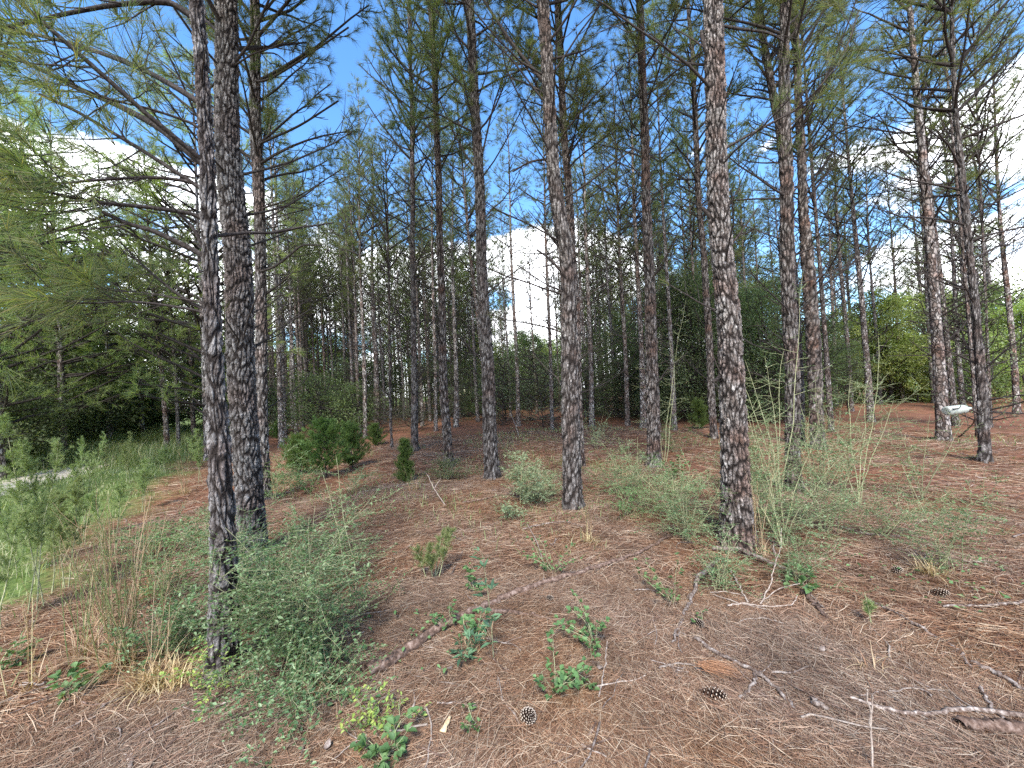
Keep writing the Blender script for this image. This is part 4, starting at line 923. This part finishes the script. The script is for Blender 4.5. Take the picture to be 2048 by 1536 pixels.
def feather_plant(seed, H, n_st, spread, mat, wide=.18, dens=1.0):
    rng = np.random.default_rng(seed); gs, gl = Geo(), Geo(); P, D = [], []
    for s in range(n_st):
        a = rng.uniform(0, 6.28); q = curve_pts((rng.normal(0, .03), rng.normal(0, .03), 0), (math.cos(a) * spread, math.sin(a) * spread, 1), H * rng.uniform(.65, 1.1), 10, rng, 0, .12)
        tube(gs, q, np.linspace(.005, .0015, 10), 5)
        for t in rng.uniform(.35, 1, int(45 * dens * H)):
            p, d = interp(q, t); d3 = around(d[None], rng, .4, 1.0, 1)[0, 0]; L = wide * (1.25 - t) * rng.uniform(.4, 1.1)
            T = curve_pts(p, d3, L, 4, rng, .3, .2); tube(gs, T, .0008, 3, cap=False)
            pp, dd = interp(T, rng.uniform(0, 1, 9)); P.append(pp); D.append(dd)
    P = np.concatenate(P); D = np.concatenate(D)
    needles(gl, P, D, 9, .036, .0013, rng, .3, 1.1, 0, 0, .01)
    return gs.mesh('stems', [M['stem']], True), gl.mesh('foliage', [M[mat]])
for i, (u, v, hp, n, lab) in enumerate(((75, 1225, 390, 3, 'tall feathery green weed nearest the photo edge, tallest of its kind'), (118, 1180, 240, 3, 'feathery green weed beside the tallest one at the verge'), (30, 1160, 230, 2, 'feathery weed leaning out at the left photo edge'), (168, 1010, 130, 2, 'slim feathery weed standing on the verge by the sandy track'),
                                  (10, 1260, 260, 2, 'feathery weed cut by the left photo edge at the bottom'), (868, 1168, 95, 3, 'little feathery yellow green bush alone on the pine straw'), (1740, 1245, 60, 1, 'tiny feathery green sprout on the pine straw among twigs'), (255, 965, 95, 3, 'short feathery weed on the verge left of the verge pines'), (398, 965, 105, 3, 'feathery weed between the verge pines and the nearest trunk'),
                                  (285, 1020, 115, 3, 'feathery weed where the verge meets the pine straw'), (150, 1095, 160, 3, 'mid height feathery weed behind the tallest one'), (225, 1120, 150, 2, 'slim feathery weed behind the tall grass clump'), (330, 945, 60, 3, 'low feathery weed at the foot of the verge pines'))):
    b, H, _ = px_plant(u, v, hp, 10)
    plant('feathery_weed', feather_plant(430 + i, H, n * 2 if i == 5 else n, .4 if i == 5 else .12, 'fennel', min(.3, H * .4), 1.0 if H > .6 else .9), b[0], b[1], lab, 'weed', 'feathery green weeds')

def tuft(seed, n_low, n_tall, h_low, h_tall, green=.3):
    rng = np.random.default_rng(seed); g = Geo(); gt = Geo()
    for k in range(n_low):
        a = rng.uniform(0, 6.28); sp = rng.uniform(.2, 1.1); L = h_low * rng.uniform(.5, 1.2)
        q = curve_pts((rng.normal(0, .035), rng.normal(0, .035), 0), (math.cos(a) * sp, math.sin(a) * sp, 1), L, 7, rng, -2.2 * rng.uniform(.4, 1), .2)
        s = np.cross(q[1] - q[0], [0, 0, 1.]); s = s / max(1e-6, np.linalg.norm(s)); wv = np.linspace(.0034, .0005, 7)[:, None]
        V = np.concatenate([q - s * wv, q + s * wv]); i = np.arange(6)[:, None]; g.add(V, np.concatenate([i, i + 1, i + 8, i + 7], 1), 0)
    for k in range(n_tall):
        a = rng.uniform(0, 6.28); sp = rng.uniform(.02, .22)
        q = curve_pts((rng.normal(0, .04), rng.normal(0, .04), 0), (math.cos(a) * sp - .03, math.sin(a) * sp, 1), h_tall * rng.uniform(.6, 1.08), 8, rng, .05, .08)
        tube(gt, q, np.linspace(.0032, .0013, 8), 4, 0 if rng.uniform() > green else 1, cap=False)
        for t in rng.uniform(.15, .95, 9):
            p, d = interp(q, t); T = curve_pts(p, around(d[None], rng, .1, .45, 1)[0, 0], rng.uniform(.08, .25), 4, rng, -.3, .2)
            tube(gt, T, np.linspace(.0016, .0004, 4), 3, int(rng.uniform() < green), cap=False)
    return gt, g
for i, (u, v, nl_, nt_, hl, ht, gr, lab) in enumerate(((250, 1345, 300, 26, .32, 1.0, .6, 'large tan grass clump with tall upright stems near the nearest pine'), (305, 1375, 170, 5, .26, .7, .3, 'tan grass clump touching the right side of the large one'), (175, 1325, 110, 7, .28, .8, .5, 'tan grass clump just left of the large one'), (355, 1370, 110, 0, .20, .3, 0, 'low brown grass tuft between the large clump and the nearest pine'), (205, 1255, 40, 8, .25, .85, .7, 'sparse tall grass stalks just behind the large tan clump'),
                                  (300, 1190, 50, 8, .28, .80, .5, 'tall dry grass stalks left of the nearest pine trunk'), (650, 1375, 90, 0, .24, .3, 0, 'straw coloured tuft under the large spreading shrub'), (60, 1390, 22, 3, .3, .75, .1, 'few arching dry grass stems at the bottom left photo edge'),
                                  (455, 1160, 60, 3, .28, .6, .3, 'straw tuft right behind the nearest pine'), (1520, 1110, 30, 4, .2, .75, 0, 'dry upright stalks at the right foot of the biggest scaly pine'), (1250, 955, 50, 3, .25, .5, .5, 'faded grass tuft among shrubs right of the central pine'),
                                  (1180, 1085, 40, 2, .18, .3, .2, 'small faded tuft on the straw in front of the central pine'), (960, 1300, 50, 0, .16, .2, 0, 'short brown needle tuft under the serrated leaved sapling'), (830, 985, 60, 4, .22, .4, .7, 'yellow green grass tuft at the foot of the small upright cedar'),
                                  (1745, 1330, 30, 0, .14, .2, 0, 'small bleached root tuft among scattered twigs'), (370, 990, 60, 8, .3, .7, .6, 'grass and stalks in front of the pair of verge pines'), (1860, 1150, 70, 0, .22, .2, 0, 'brown dead tuft at the base of the lone wispy shrub'))):
    b = ground(u, v); gt, g = tuft(460 + i, nl_, nt_, hl, ht, gr)
    root = empty('grass_tuft', (b[0], b[1], float(gz(b[0], b[1]))), lab, 'grass tuft', 'dry grass tufts')
    obj('blades', g.mesh('blades', [M['straw']]), root)
    if gt.n: obj('stalks', gt.mesh('stalks', [M['straw'], M['grass']]), root)

def bramble(seed, H, n_st, leaf=.05, mat='bramble', up=False):
    rng = np.random.default_rng(seed); gs, gl = Geo(), Geo(); P, D, Nn = [], [], []
    for s in range(n_st):
        a = rng.uniform(0, 6.28); k = (.03 if n_st == 1 else .5) if up else rng.uniform(.3, 1.0)
        q = curve_pts((0, 0, 0), (math.cos(a) * k, math.sin(a) * k, 1), H * rng.uniform(.7, 1.1), 8, rng, 0 if up else -.5, .07 if up else .3); tube(gs, q, np.linspace(.0028, .0012, 8), 4)
        for t in np.linspace(.18, 1, int(5 + H * 14)):
            p, d = interp(q, t); d3 = around(d[None], rng, .7, 1.3, 1)[0, 0]; d3[2] = abs(d3[2]) * .5; e = p + d3 * leaf * rng.uniform(.5, 1.0)
            tube(gs, np.array([p, e]), .0007, 3, cap=False)
            for k2 in ((-1.0, 0, 1.0) if not up else (-.5, .5, 1.4)):
                cs, sn = math.cos(k2), math.sin(k2)
                P.append(e); D.append([d3[0] * cs - d3[1] * sn, d3[0] * sn + d3[1] * cs, d3[2] + rng.normal(0, .2)]); Nn.append(rng.normal(size=3) * .3 + [0, 0, 1])
    n = len(P); s = leaf * rng.uniform(.45, .95, n)
    leaves(gl, np.array(P), np.array(D), np.array(Nn), s * (1.6 if up else 1), s * (.45 if up else .68))
    return gs.mesh('stems', [M['stem']], True), gl.mesh('foliage', [M[mat]])
for i, (u, v, hp, n, lf, lab) in enumerate(((1188, 1290, 105, 6, .042, 'leafy bramble plant in the middle of the pine straw'), (1110, 1395, 90, 5, .042, 'low bramble just above the large pine cone'), (770, 1515, 70, 4, .055, 'bright green bramble sprig at the bottom edge of the photo'), (1108, 1155, 75, 6, .034, 'small leafy bush above the long fallen limb'),
                                  (1345, 1205, 100, 4, .038, 'light green bramble left of the branch pile'), (1597, 1172, 42, 3, .065, 'single bright green sprig beside the branch pile'), (950, 1195, 55, 4, .042, 'small bramble left of the tall serrated leaved sapling'), (955, 1285, 50, 4, .05, 'low leafy plant at the left foot of the sapling'),
                                  (895, 1265, 45, 4, .035, 'small bramble growing over the long fallen limb'), (958, 1460, 50, 2, .03, 'tiny sprout left of the large pine cone'), (1405, 1245, 35, 2, .03, 'tiny green sprout at a small pine cone'), (620, 985, 60, 6, .05, 'leafy vine patch in front of the cedar bush'),
                                  (1345, 960, 50, 5, .07, 'broad leaved vine at the foot of the scaly mid right pine'), (150, 1395, 60, 4, .05, 'broad leaved weed left of the large tan grass clump'), (25, 1345, 60, 5, .04, 'light green weed near the left photo edge'), (1185, 1375, 50, 2, .04, 'small sprig between bramble and fallen twig'), (1490, 1000, 60, 5, .045, 'bright green leaves pressed against the biggest scaly pine'))):
    b, H, _ = px_plant(u, v, hp, 10); plant('bramble_plant', bramble(500 + i, H, n, lf), b[0], b[1], lab, 'plant', 'small green leafy plants')
b, H, _ = px_plant(988, 1328, 285, 10)
plant('oak_sapling', bramble(530, H, 1, .052, 'oak', True), b[0], b[1], 'tall single stemmed sapling with long serrated leaves in the foreground', 'sapling')
b, H, _ = px_plant(925, 1330, 60, 10)
plant('oak_sapling', bramble(531, H, 3, .048, 'oak', True), b[0], b[1], 'low dark leaved seedling at the foot of the tall sapling', 'sapling')

# ------------------------------------------------------------------ fallen limbs, twigs, cones, bottle
def fallen(name, label, limbs, mat='stick', cat='branch', group='fallen branches on the pine straw', lift=.0):
    """limbs: list of (px points (u, v[, height m]), base radius m, tip radius m)"""
    g = Geo(); rng = np.random.default_rng(abs(hash(label)) % 1000 if False else sum(map(ord, label)))
    first = None
    for pts, r0, r1 in limbs:
        P = []
        for q in pts:
            h = q[2] if len(q) > 2 else 0
            p = ground(q[0], q[1]); 
            if h: p = np.array([p[0], p[1], 0]); f = (CAMH - h) / CAMH; p[:2] *= f
            p[2] = float(gz(p[0], p[1])) + h + .018
            P.append(p)
        P = np.array(P); n = max(8, 5 * len(P)); t = np.linspace(0, 1, n); P = interp(P, t)[0]
        P[1:-1] = (P[:-2] + 2 * P[1:-1] + P[2:]) / 4
        P[1:-1] += rng.normal(size=(n - 2, 3)) * [1, 1, .4] * min(.008, r0 * .6)
        rr = np.linspace(r0, r1, n) * rng.uniform(.86, 1.16, n); P[:, 2] += rr * .6
        if first is None: first = P[0].copy()
        tube(g, P - first, rr, 8 if r0 > .01 else 5)
    o = obj(name, g.mesh(name, [M[mat]], True), loc=first); return tag(o, label, cat, group)
fallen('fallen_limb', 'longest fallen limb stretching diagonally across the pine straw', [([(735, 1352), (800, 1322), (850, 1288), (915, 1252), (960, 1233), (1010, 1208), (1080, 1182), (1180, 1150), (1240, 1125), (1290, 1105), (1340, 1078)], .036, .010), ([(950, 1236), (1010, 1236), (1070, 1243), (1130, 1252)], .017, .008), ([(1190, 1152), (1215, 1130), (1260, 1112)], .006, .003)], 'darkstick')
fallen('fallen_branch', 'thin dark branch lying behind the bramble with a forked tip', [([(1045, 1062), (1085, 1050), (1130, 1045)], .010, .006), ([(1133, 1045), (1165, 1057), (1200, 1066)], .007, .004)])
fallen('fallen_branch', 'pale branch in front of the grey green shrub', [([(925, 1010), (960, 1005), (1000, 993)], .013, .010), ([(1052, 1015), (1090, 1000)], .010, .008)], 'darkstick')
fallen('fallen_branch', 'curved bark covered branch across the foot of the biggest scaly pine', [([(1425, 1101), (1480, 1101, .03), (1520, 1117, .03), (1565, 1138), (1600, 1160)], .020, .010), ([(1600, 1160), (1625, 1190), (1650, 1215)], .009, .004)])
fallen('fallen_branch', 'upturned grey branch leaning left of the branch pile', [([(1435, 1118, .10), (1400, 1150, .06), (1385, 1185), (1370, 1225), (1352, 1265), (1345, 1285)], .017, .006), ([(1395, 1150, .06), (1420, 1137, .09), (1452, 1137, .08)], .006, .003), ([(1360, 1250), (1356, 1290), (1367, 1310)], .005, .003), ([(1360, 1265), (1385, 1275), (1410, 1272)], .004, .002)])
fallen('fallen_branch', 'forked pale twig standing up out of the branch pile', [([(1520, 1202), (1540, 1165, .10), (1552, 1120, .22), (1548, 1085, .33)], .0055, .002), ([(1552, 1120, .22), (1562, 1090, .32), (1563, 1055, .42)], .003, .0015), ([(1525, 1195), (1560, 1172, .05), (1600, 1165, .06)], .004, .0025)], 'pale')
fallen('fallen_branch', 'tangled pale twigs arching in front of the branch pile', [([(1455, 1205), (1490, 1200), (1520, 1206), (1585, 1205), (1595, 1185, .05)], .006, .003), ([(1462, 1140), (1480, 1170), (1495, 1198)], .009, .006), ([(1420, 1180), (1450, 1177, .03), (1480, 1183), (1500, 1195)], .004, .002)], 'pale')
fallen('fallen_branch', 'dark rotting piece right of the branch pile', [([(1605, 1182), (1630, 1205), (1655, 1230)], .016, .008)], 'darkstick')
fallen('fallen_branch', 'straight dark stick with a side fork beside the large half buried cone', [([(1390, 1276), (1440, 1310), (1510, 1345), (1560, 1385), (1590, 1420)], .011, .007), ([(1520, 1345), (1505, 1370), (1480, 1402)], .009, .007), ([(1520, 1348), (1540, 1330), (1550, 1312)], .003, .002)])
fallen('fallen_branch', 'long grey limb lying along the bottom right of the photo', [([(1700, 1395), (1745, 1412), (1800, 1425), (1860, 1428), (1930, 1418), (1990, 1424), (2090, 1442)], .007, .013), ([(1745, 1410), (1780, 1425), (1805, 1440)], .007, .004), ([(1962, 1372), (1970, 1395), (2000, 1430), (2060, 1480)], .008, .006)])
fallen('fallen_branch', 'dark hidden log below the long grey limb', [([(1920, 1452), (1975, 1458), (2060, 1470)], .020, .028)], 'darkstick')
fallen('fallen_branch', 'slender pale limb angled through the right of the straw', [([(1822, 1242), (1870, 1270), (1920, 1300), (1942, 1330)], .010, .007), ([(1945, 1322), (1990, 1345), (2050, 1380)], .011, .009), ([(1880, 1303), (1925, 1295), (1942, 1297)], .006, .003)])
fallen('fallen_branch', 'wavy stick running out of the right photo edge', [([(1885, 1214), (1925, 1214), (1970, 1218), (2010, 1216), (2070, 1213)], .007, .010)])
fallen('fallen_branch', 'short bleached twig pair at the right photo edge', [([(2025, 1072), (2048, 1064), (2070, 1056)], .008, .006)])
fallen('fallen_branch', 'dark branch far right on the open straw', [([(1935, 1033), (1980, 1040), (2060, 1050)], .014, .008)], 'darkstick')
fallen('fallen_branch', 'low pale branch between the wispy shrubs and the alone standing one', [([(1682, 1063), (1730, 1074), (1800, 1076)], .011, .006)])
fallen('fallen_branch', 'broken dark branch propped against the crooked slender pine', [([(1917, 876), (1935, 860, .22), (1955, 842, .5)], .016, .010)], 'darkstick', 'branch')
fallen('fallen_branch', 'branch lying in front of the isolated pine', [([(1765, 860), (1800, 858), (1838, 847)], .012, .008)], 'darkstick')
fallen('fallen_branch', 'slanting dead stick leaning by the small upright cedar', [([(822, 945), (842, 915, .3), (862, 884, .62)], .012, .007)], 'darkstick')
fallen('fallen_branch', 'long low branch across the straw behind the tall pale sapling', [([(715, 988), (770, 976), (820, 971), (870, 977)], .010, .006)])
fallen('fallen_branch', 'bare bleached bush branch standing behind the fallen limbs', [([(890, 1015), (868, 985, .12), (855, 955, .3), (840, 948, .42)], .008, .003), ([(868, 985, .12), (882, 965, .25), (880, 950, .4)], .005, .002)], 'pale')
fallen('fallen_branch', 'dark fallen branch just behind the tall pale sapling', [([(650, 1045), (690, 1030), (730, 1018)], .010, .005)], 'darkstick')
fallen('fallen_branch', 'pale slanting stick in the bright central gap', [([(1038, 876), (1028, 845, .3), (1020, 825, .6)], .014, .010)], 'pale')
fallen('fallen_twig', 'upright dry split stalk at the bottom right of centre', [([(1745, 1540), (1742, 1460, .12), (1735, 1385, .3)], .004, .003), ([(1742, 1455, .12), (1746, 1400, .22), (1742, 1390, .26)], .003, .002)], 'pale')
fallen('fallen_twig', 'short stout grey twig at the bottom edge left of centre', [([(262, 1540), (262, 1512)], .010, .008), ([(262, 1520), (245, 1505)], .004, .002)])
fallen('fallen_twig', 'white curved twig above the half buried cone', [([(1318, 1338), (1350, 1328), (1385, 1330), (1400, 1342)], .006, .004)], 'pale')
fallen('fallen_twig', 'pale twig beside the middle bramble plant', [([(1215, 1288), (1210, 1340), (1198, 1400)], .005, .004)], 'pale')
fallen('fallen_twig', 'grey twig pair left of the large pine cone', [([(875, 1412), (920, 1414), (985, 1430)], .006, .004)])
fallen('fallen_twig', 'arched pale twig standing left of the long limb', [([(1055, 1050), (1075, 1095, .04), (1087, 1135), (1088, 1180)], .004, .003)], 'pale')
fallen('fallen_twig', 'chunky piece of bark near the middle of the straw', [([(1622, 1405), (1655, 1420)], .014, .010)], 'stick')
fallen('fallen_twig', 'thin twigs curving below the branch pile', [([(1448, 1260), (1490, 1232), (1530, 1230), (1568, 1240)], .005, .003), ([(1480, 1240), (1480, 1265)], .003, .002)], 'pale')
fallen('fallen_twig', 'white twig by the foot of the yellow leaved bush', [([(568, 1343), (595, 1355), (622, 1392)], .006, .003)], 'pale')
fallen('fallen_twig', 'leaning stick against the thick dark pine', [([(505, 1075, 0), (520, 1010, .2), (535, 950, .45)], .009, .006)], 'stick')
tr = random.Random(3); tk = 0
while tk < 150:
    u, v = tr.uniform(20, 2040), 900 + 630 * tr.random() ** 1.2
    b = ground(u, v)
    if verge(b[0], b[1]) > -.5: continue
    a = tr.uniform(0, 6.28); L = tr.uniform(.08, .38); q = np.array([math.cos(a), math.sin(a), 0])
    g = Geo(); rg = np.random.default_rng(tk); P = curve_pts((0, 0, 0), q, L, 7, rg, 0, .5); P[:, 2] = .018 + np.abs(rg.normal(0, .006, 7)); r0 = tr.uniform(.0022, .0058) * (1 + b[1] * .06)
    P[:, 2] += gz(P[:, 0] + b[0], P[:, 1] + b[1])
    tube(g, P, np.linspace(r0, r0 * .5, 7), 5)
    if tr.random() < .5:
        p, d = interp(P, .5); tube(g, curve_pts(p, around(d[None], rg, .4, .9, 1)[0, 0] * [1, 1, .3], L * .35, 4, rg, 0, .2), [r0 * .6, r0 * .5, r0 * .4, r0 * .3], 4)
    zone = 'nearest the camera' if b[1] < 2.6 else 'in the middle of the clearing floor' if b[1] < 4.5 else 'far back under the pines'
    o = obj('fallen_twig', g.mesh('fallen_twig', [M[tr.choice(['pale', 'stick', 'stick', 'darkstick'])]], True), loc=(b[0], b[1], 0))
    tag(o, 'small loose dead twig on the straw ' + zone, 'twig', 'loose small twigs ' + zone); tk += 1

def cone_mesh(seed, L, R):
    g = Geo(); rng = np.random.default_rng(seed); n = 84; ga = 2.39996
    Pc = np.array([[0, 0, -L / 2], [0, 0, L / 2]]); tube(g, np.linspace(Pc[0], Pc[1], 6), R * .35 * np.array([.6, 1, 1, .9, .7, .3]), 8)
    for i in range(n):
        t = (i + .5) / n; z = (t - .5) * L; r = R * (math.sin(math.pi * (t * .86 + .12)) ** .6); a = i * ga
        d = np.array([math.cos(a), math.sin(a), .35 + .9 * (t - .4)]); d /= np.linalg.norm(d); s = np.array([-math.sin(a), math.cos(a), 0]); up = np.cross(d, s)
        ln = r * 1.0; wd = R * .20 * (.5 + .6 * math.sin(math.pi * t)); c = np.array([0, 0, z]); th_ = R * .045
        b0 = c + d * ln * .25; b1 = c + d * ln * .82; b2 = c + d * ln
        V = [b0 - s * wd * .4, b0 + s * wd * .4, b1 + s * wd, b1 - s * wd, b0 - s * wd * .4 + up * th_, b0 + s * wd * .4 + up * th_, b1 + s * wd + up * th_ * 1.6, b1 - s * wd + up * th_ * 1.6]
        g.add(V, [[0, 1, 2, 3], [7, 6, 5, 4], [0, 3, 7, 4], [1, 5, 6, 2]], 0)
        V = [b1 + s * wd * .5 + d * .001, b1 - s * wd * .5 + d * .001, b1 - s * wd * .5 + up * th_ * 1.6 + d * .001, b1 + s * wd * .5 + up * th_ * 1.6 + d * .001, b2 + s * wd * .2 + up * th_, b2 - s * wd * .2 + up * th_]
        g.add(V, [[0, 1, 5, 4], [3, 4, 5, 2]], 1); g.add(V, [[0, 4, 3], [1, 2, 5]], 1)
    return g.mesh('pine_cone', [M['cone'], M['cone_tip']])
for i, (u, v, L, R, rot, sink, lab) in enumerate(((1057, 1452, .115, .040, (.95, .15, .3), .5, 'large open pine cone lying dark on the straw near the bottom of the photo'), (1425, 1395, .12, .042, (1.45, .3, 1.2), .1, 'large half buried pine cone under a fan of orange needles'), (1396, 1250, .075, .033, (1.2, .4, .4), .4, 'small pine cone beside a tiny green sprout'),
                                            (1794, 1146, .07, .035, (1.3, 0, 1.4), .45, 'small dark pine cone right of the branch pile'), (1880, 1190, .09, .035, (1.4, 0, 1.0), .3, 'dark pine cone on open straw below the alone standing shrub'), (1100, 1210, .06, .028, (1.4, 0, .7), .1, 'weathered pale pine cone behind the middle bramble'))):
    b = ground(u, v); o = obj('pine_cone', cone_mesh(600 + i, L, R), loc=(b[0], b[1], float(gz(b[0], b[1])) + .022 + R * sink)); o.rotation_euler = rot; tag(o, lab, 'pine cone', 'fallen pine cones')
# fan of orange needles over the half buried cone
b = ground(1438, 1352); g = Geo(); rg = np.random.default_rng(9); n = 150
dirs = nrm(np.stack([rg.normal(.9, .30, n), rg.normal(-.25, .28, n), rg.normal(.0, .07, n)], -1)); st = np.array([b[0] - .06, b[1] + .02, .05]) + rg.normal(size=(n, 3)) * [.03, .02, .010]
sd_ = nrm(np.cross(dirs, rand_unit(rg, n))) * .0011; ln = rg.uniform(.10, .19, n)[:, None]
g.add(np.stack([st - sd_, st + sd_, st + dirs * ln + [0, 0, -.015]], 1).reshape(-1, 3), np.arange(n * 3).reshape(-1, 3))
tag(obj('needle_bunch', g.mesh('needle_bunch', [foliage_mat('orange_needles', [(.28, .125, .07), (.40, .21, .12)], .15)])), 'fan of fresh orange dead needles above the half buried cone', 'needle bunch')
# split wood chip
b = ground(888, 1462); g = Geo(); V = []
for q in range(7):
    t = q / 6; wv = .017 * (1 - .5 * t) * (1 + .25 * math.sin(q * 2.2)); V += [[-wv, t * .09, .004], [wv * .9, t * .09, .005], [wv * .6, t * .09, .013 - .004 * t], [-wv * .7, t * .09, .012]]
V = np.array(V); F = [[q * 4 + a, q * 4 + (a + 1) % 4, q * 4 + 4 + (a + 1) % 4, q * 4 + 4 + a] for q in range(6) for a in range(4)] + [[3, 2, 1, 0], [24, 25, 26, 27]]
g.add(V, F); o = obj('wood_chip', g.mesh('wood_chip', [M['wood']]), loc=(b[0], b[1] - .03, float(gz(b[0], b[1])) + .022)); o.rotation_euler = (0, 0, -.25); tag(o, 'pale yellow splinter of split wood left of the large pine cone', 'wood chip')
# curled dry leaves
for i, (u, v, lab) in enumerate(((650, 1500, 'orange dry leaf near the bottom of the photo'), (742, 1180, 'dull dry leaf below the little feathery bush'), (905, 1345, 'small tan dry leaf beneath the sapling'), (1195, 1342, 'pale dry leaf between bramble and twig'), (1640, 1300, 'bleached dry leaf right of the thin curving twigs'))):
    b = ground(u, v); g = Geo(); V = []
    for q in range(9):
        t = q / 8; wv = .014 * math.sin(math.pi * min(1, t * .93 + .05)) ** .7
        V += [[-wv, t * .045, .012 * abs(t - .5)], [0, t * .045, .002 + .008 * t], [wv, t * .045, .016 * abs(t - .4)]]
    F = [[q * 3 + a, q * 3 + a + 1, q * 3 + a + 4, q * 3 + a + 3] for q in range(8) for a in range(2)]
    g.add(V, F); o = obj('dry_leaf', g.mesh('dry_leaf', [M['stick']], True), loc=(b[0], b[1], float(gz(b[0], b[1])) + .028)); o.rotation_euler = (.2, .15, i * 1.3); tag(o, lab, 'leaf', 'fallen dry leaves')

# the plastic bottle pushed neck first on a twig of the crooked slender pine
Yb = ground(1970, 925)[1] - .12
pn, pb = at_depth(1937, 817, Yb), at_depth(1893, 822, Yb)
Lb = .30; axis = nrm(pn - pb); prof = [(0, .036), (.003, .050), (.012, .054), (.05, .054), (.07, .0515), (.075, .054), (.14, .054), (.145, .051), (.15, .054), (.20, .053), (.225, .046), (.25, .030), (.268, .016), (.275, .014), (.277, .018), (.281, .018), (.283, .0135), (.30, .0135)]
g = Geo(); mid = (pn + pb) / 2
sc = np.linalg.norm(pn - pb) / .262
P = np.array([axis * (a - .14) for a, _ in prof]); rr = np.array([q for _, q in prof])
k = 28; T = axis; a_ = nrm(np.cross(T, [0, 0, 1.])); b_ = np.cross(T, a_); thv = np.arange(k) * 2 * math.pi / k
dent = 1 - .10 * np.exp(-((np.arange(len(P)) - 7) / 3.0) ** 2)[:, None] * np.maximum(0, np.cos(thv - 2.2))[None] ** 2
V = P[:, None] * sc + (rr[:, None] * dent * sc)[..., None] * (a_ * np.cos(thv)[:, None] + b_ * np.sin(thv)[:, None])[None]
i = np.arange(len(P) - 1)[:, None] * k; j = np.arange(k)[None]; j2 = (j + 1) % k
g.add(V, np.stack([i + j, i + j2, i + k + j2, i + k + j], -1).reshape(-1, 4)); nv = len(P) * k
g.V.append(np.array([P[0] * sc + axis * .004])); g.A.append(np.zeros((1, 2))); g.n += 1
g.F.setdefault((3, 0), []).append(np.array([[q, nv, (q + 1) % k] for q in range(k)]))
bo = obj('plastic_bottle', g.mesh('plastic_bottle', [M['plastic']], True), loc=mid); tag(bo, 'clouded white plastic bottle stuck neck first on a low pine twig', 'bottle')
print('objects', len(bpy.data.objects))
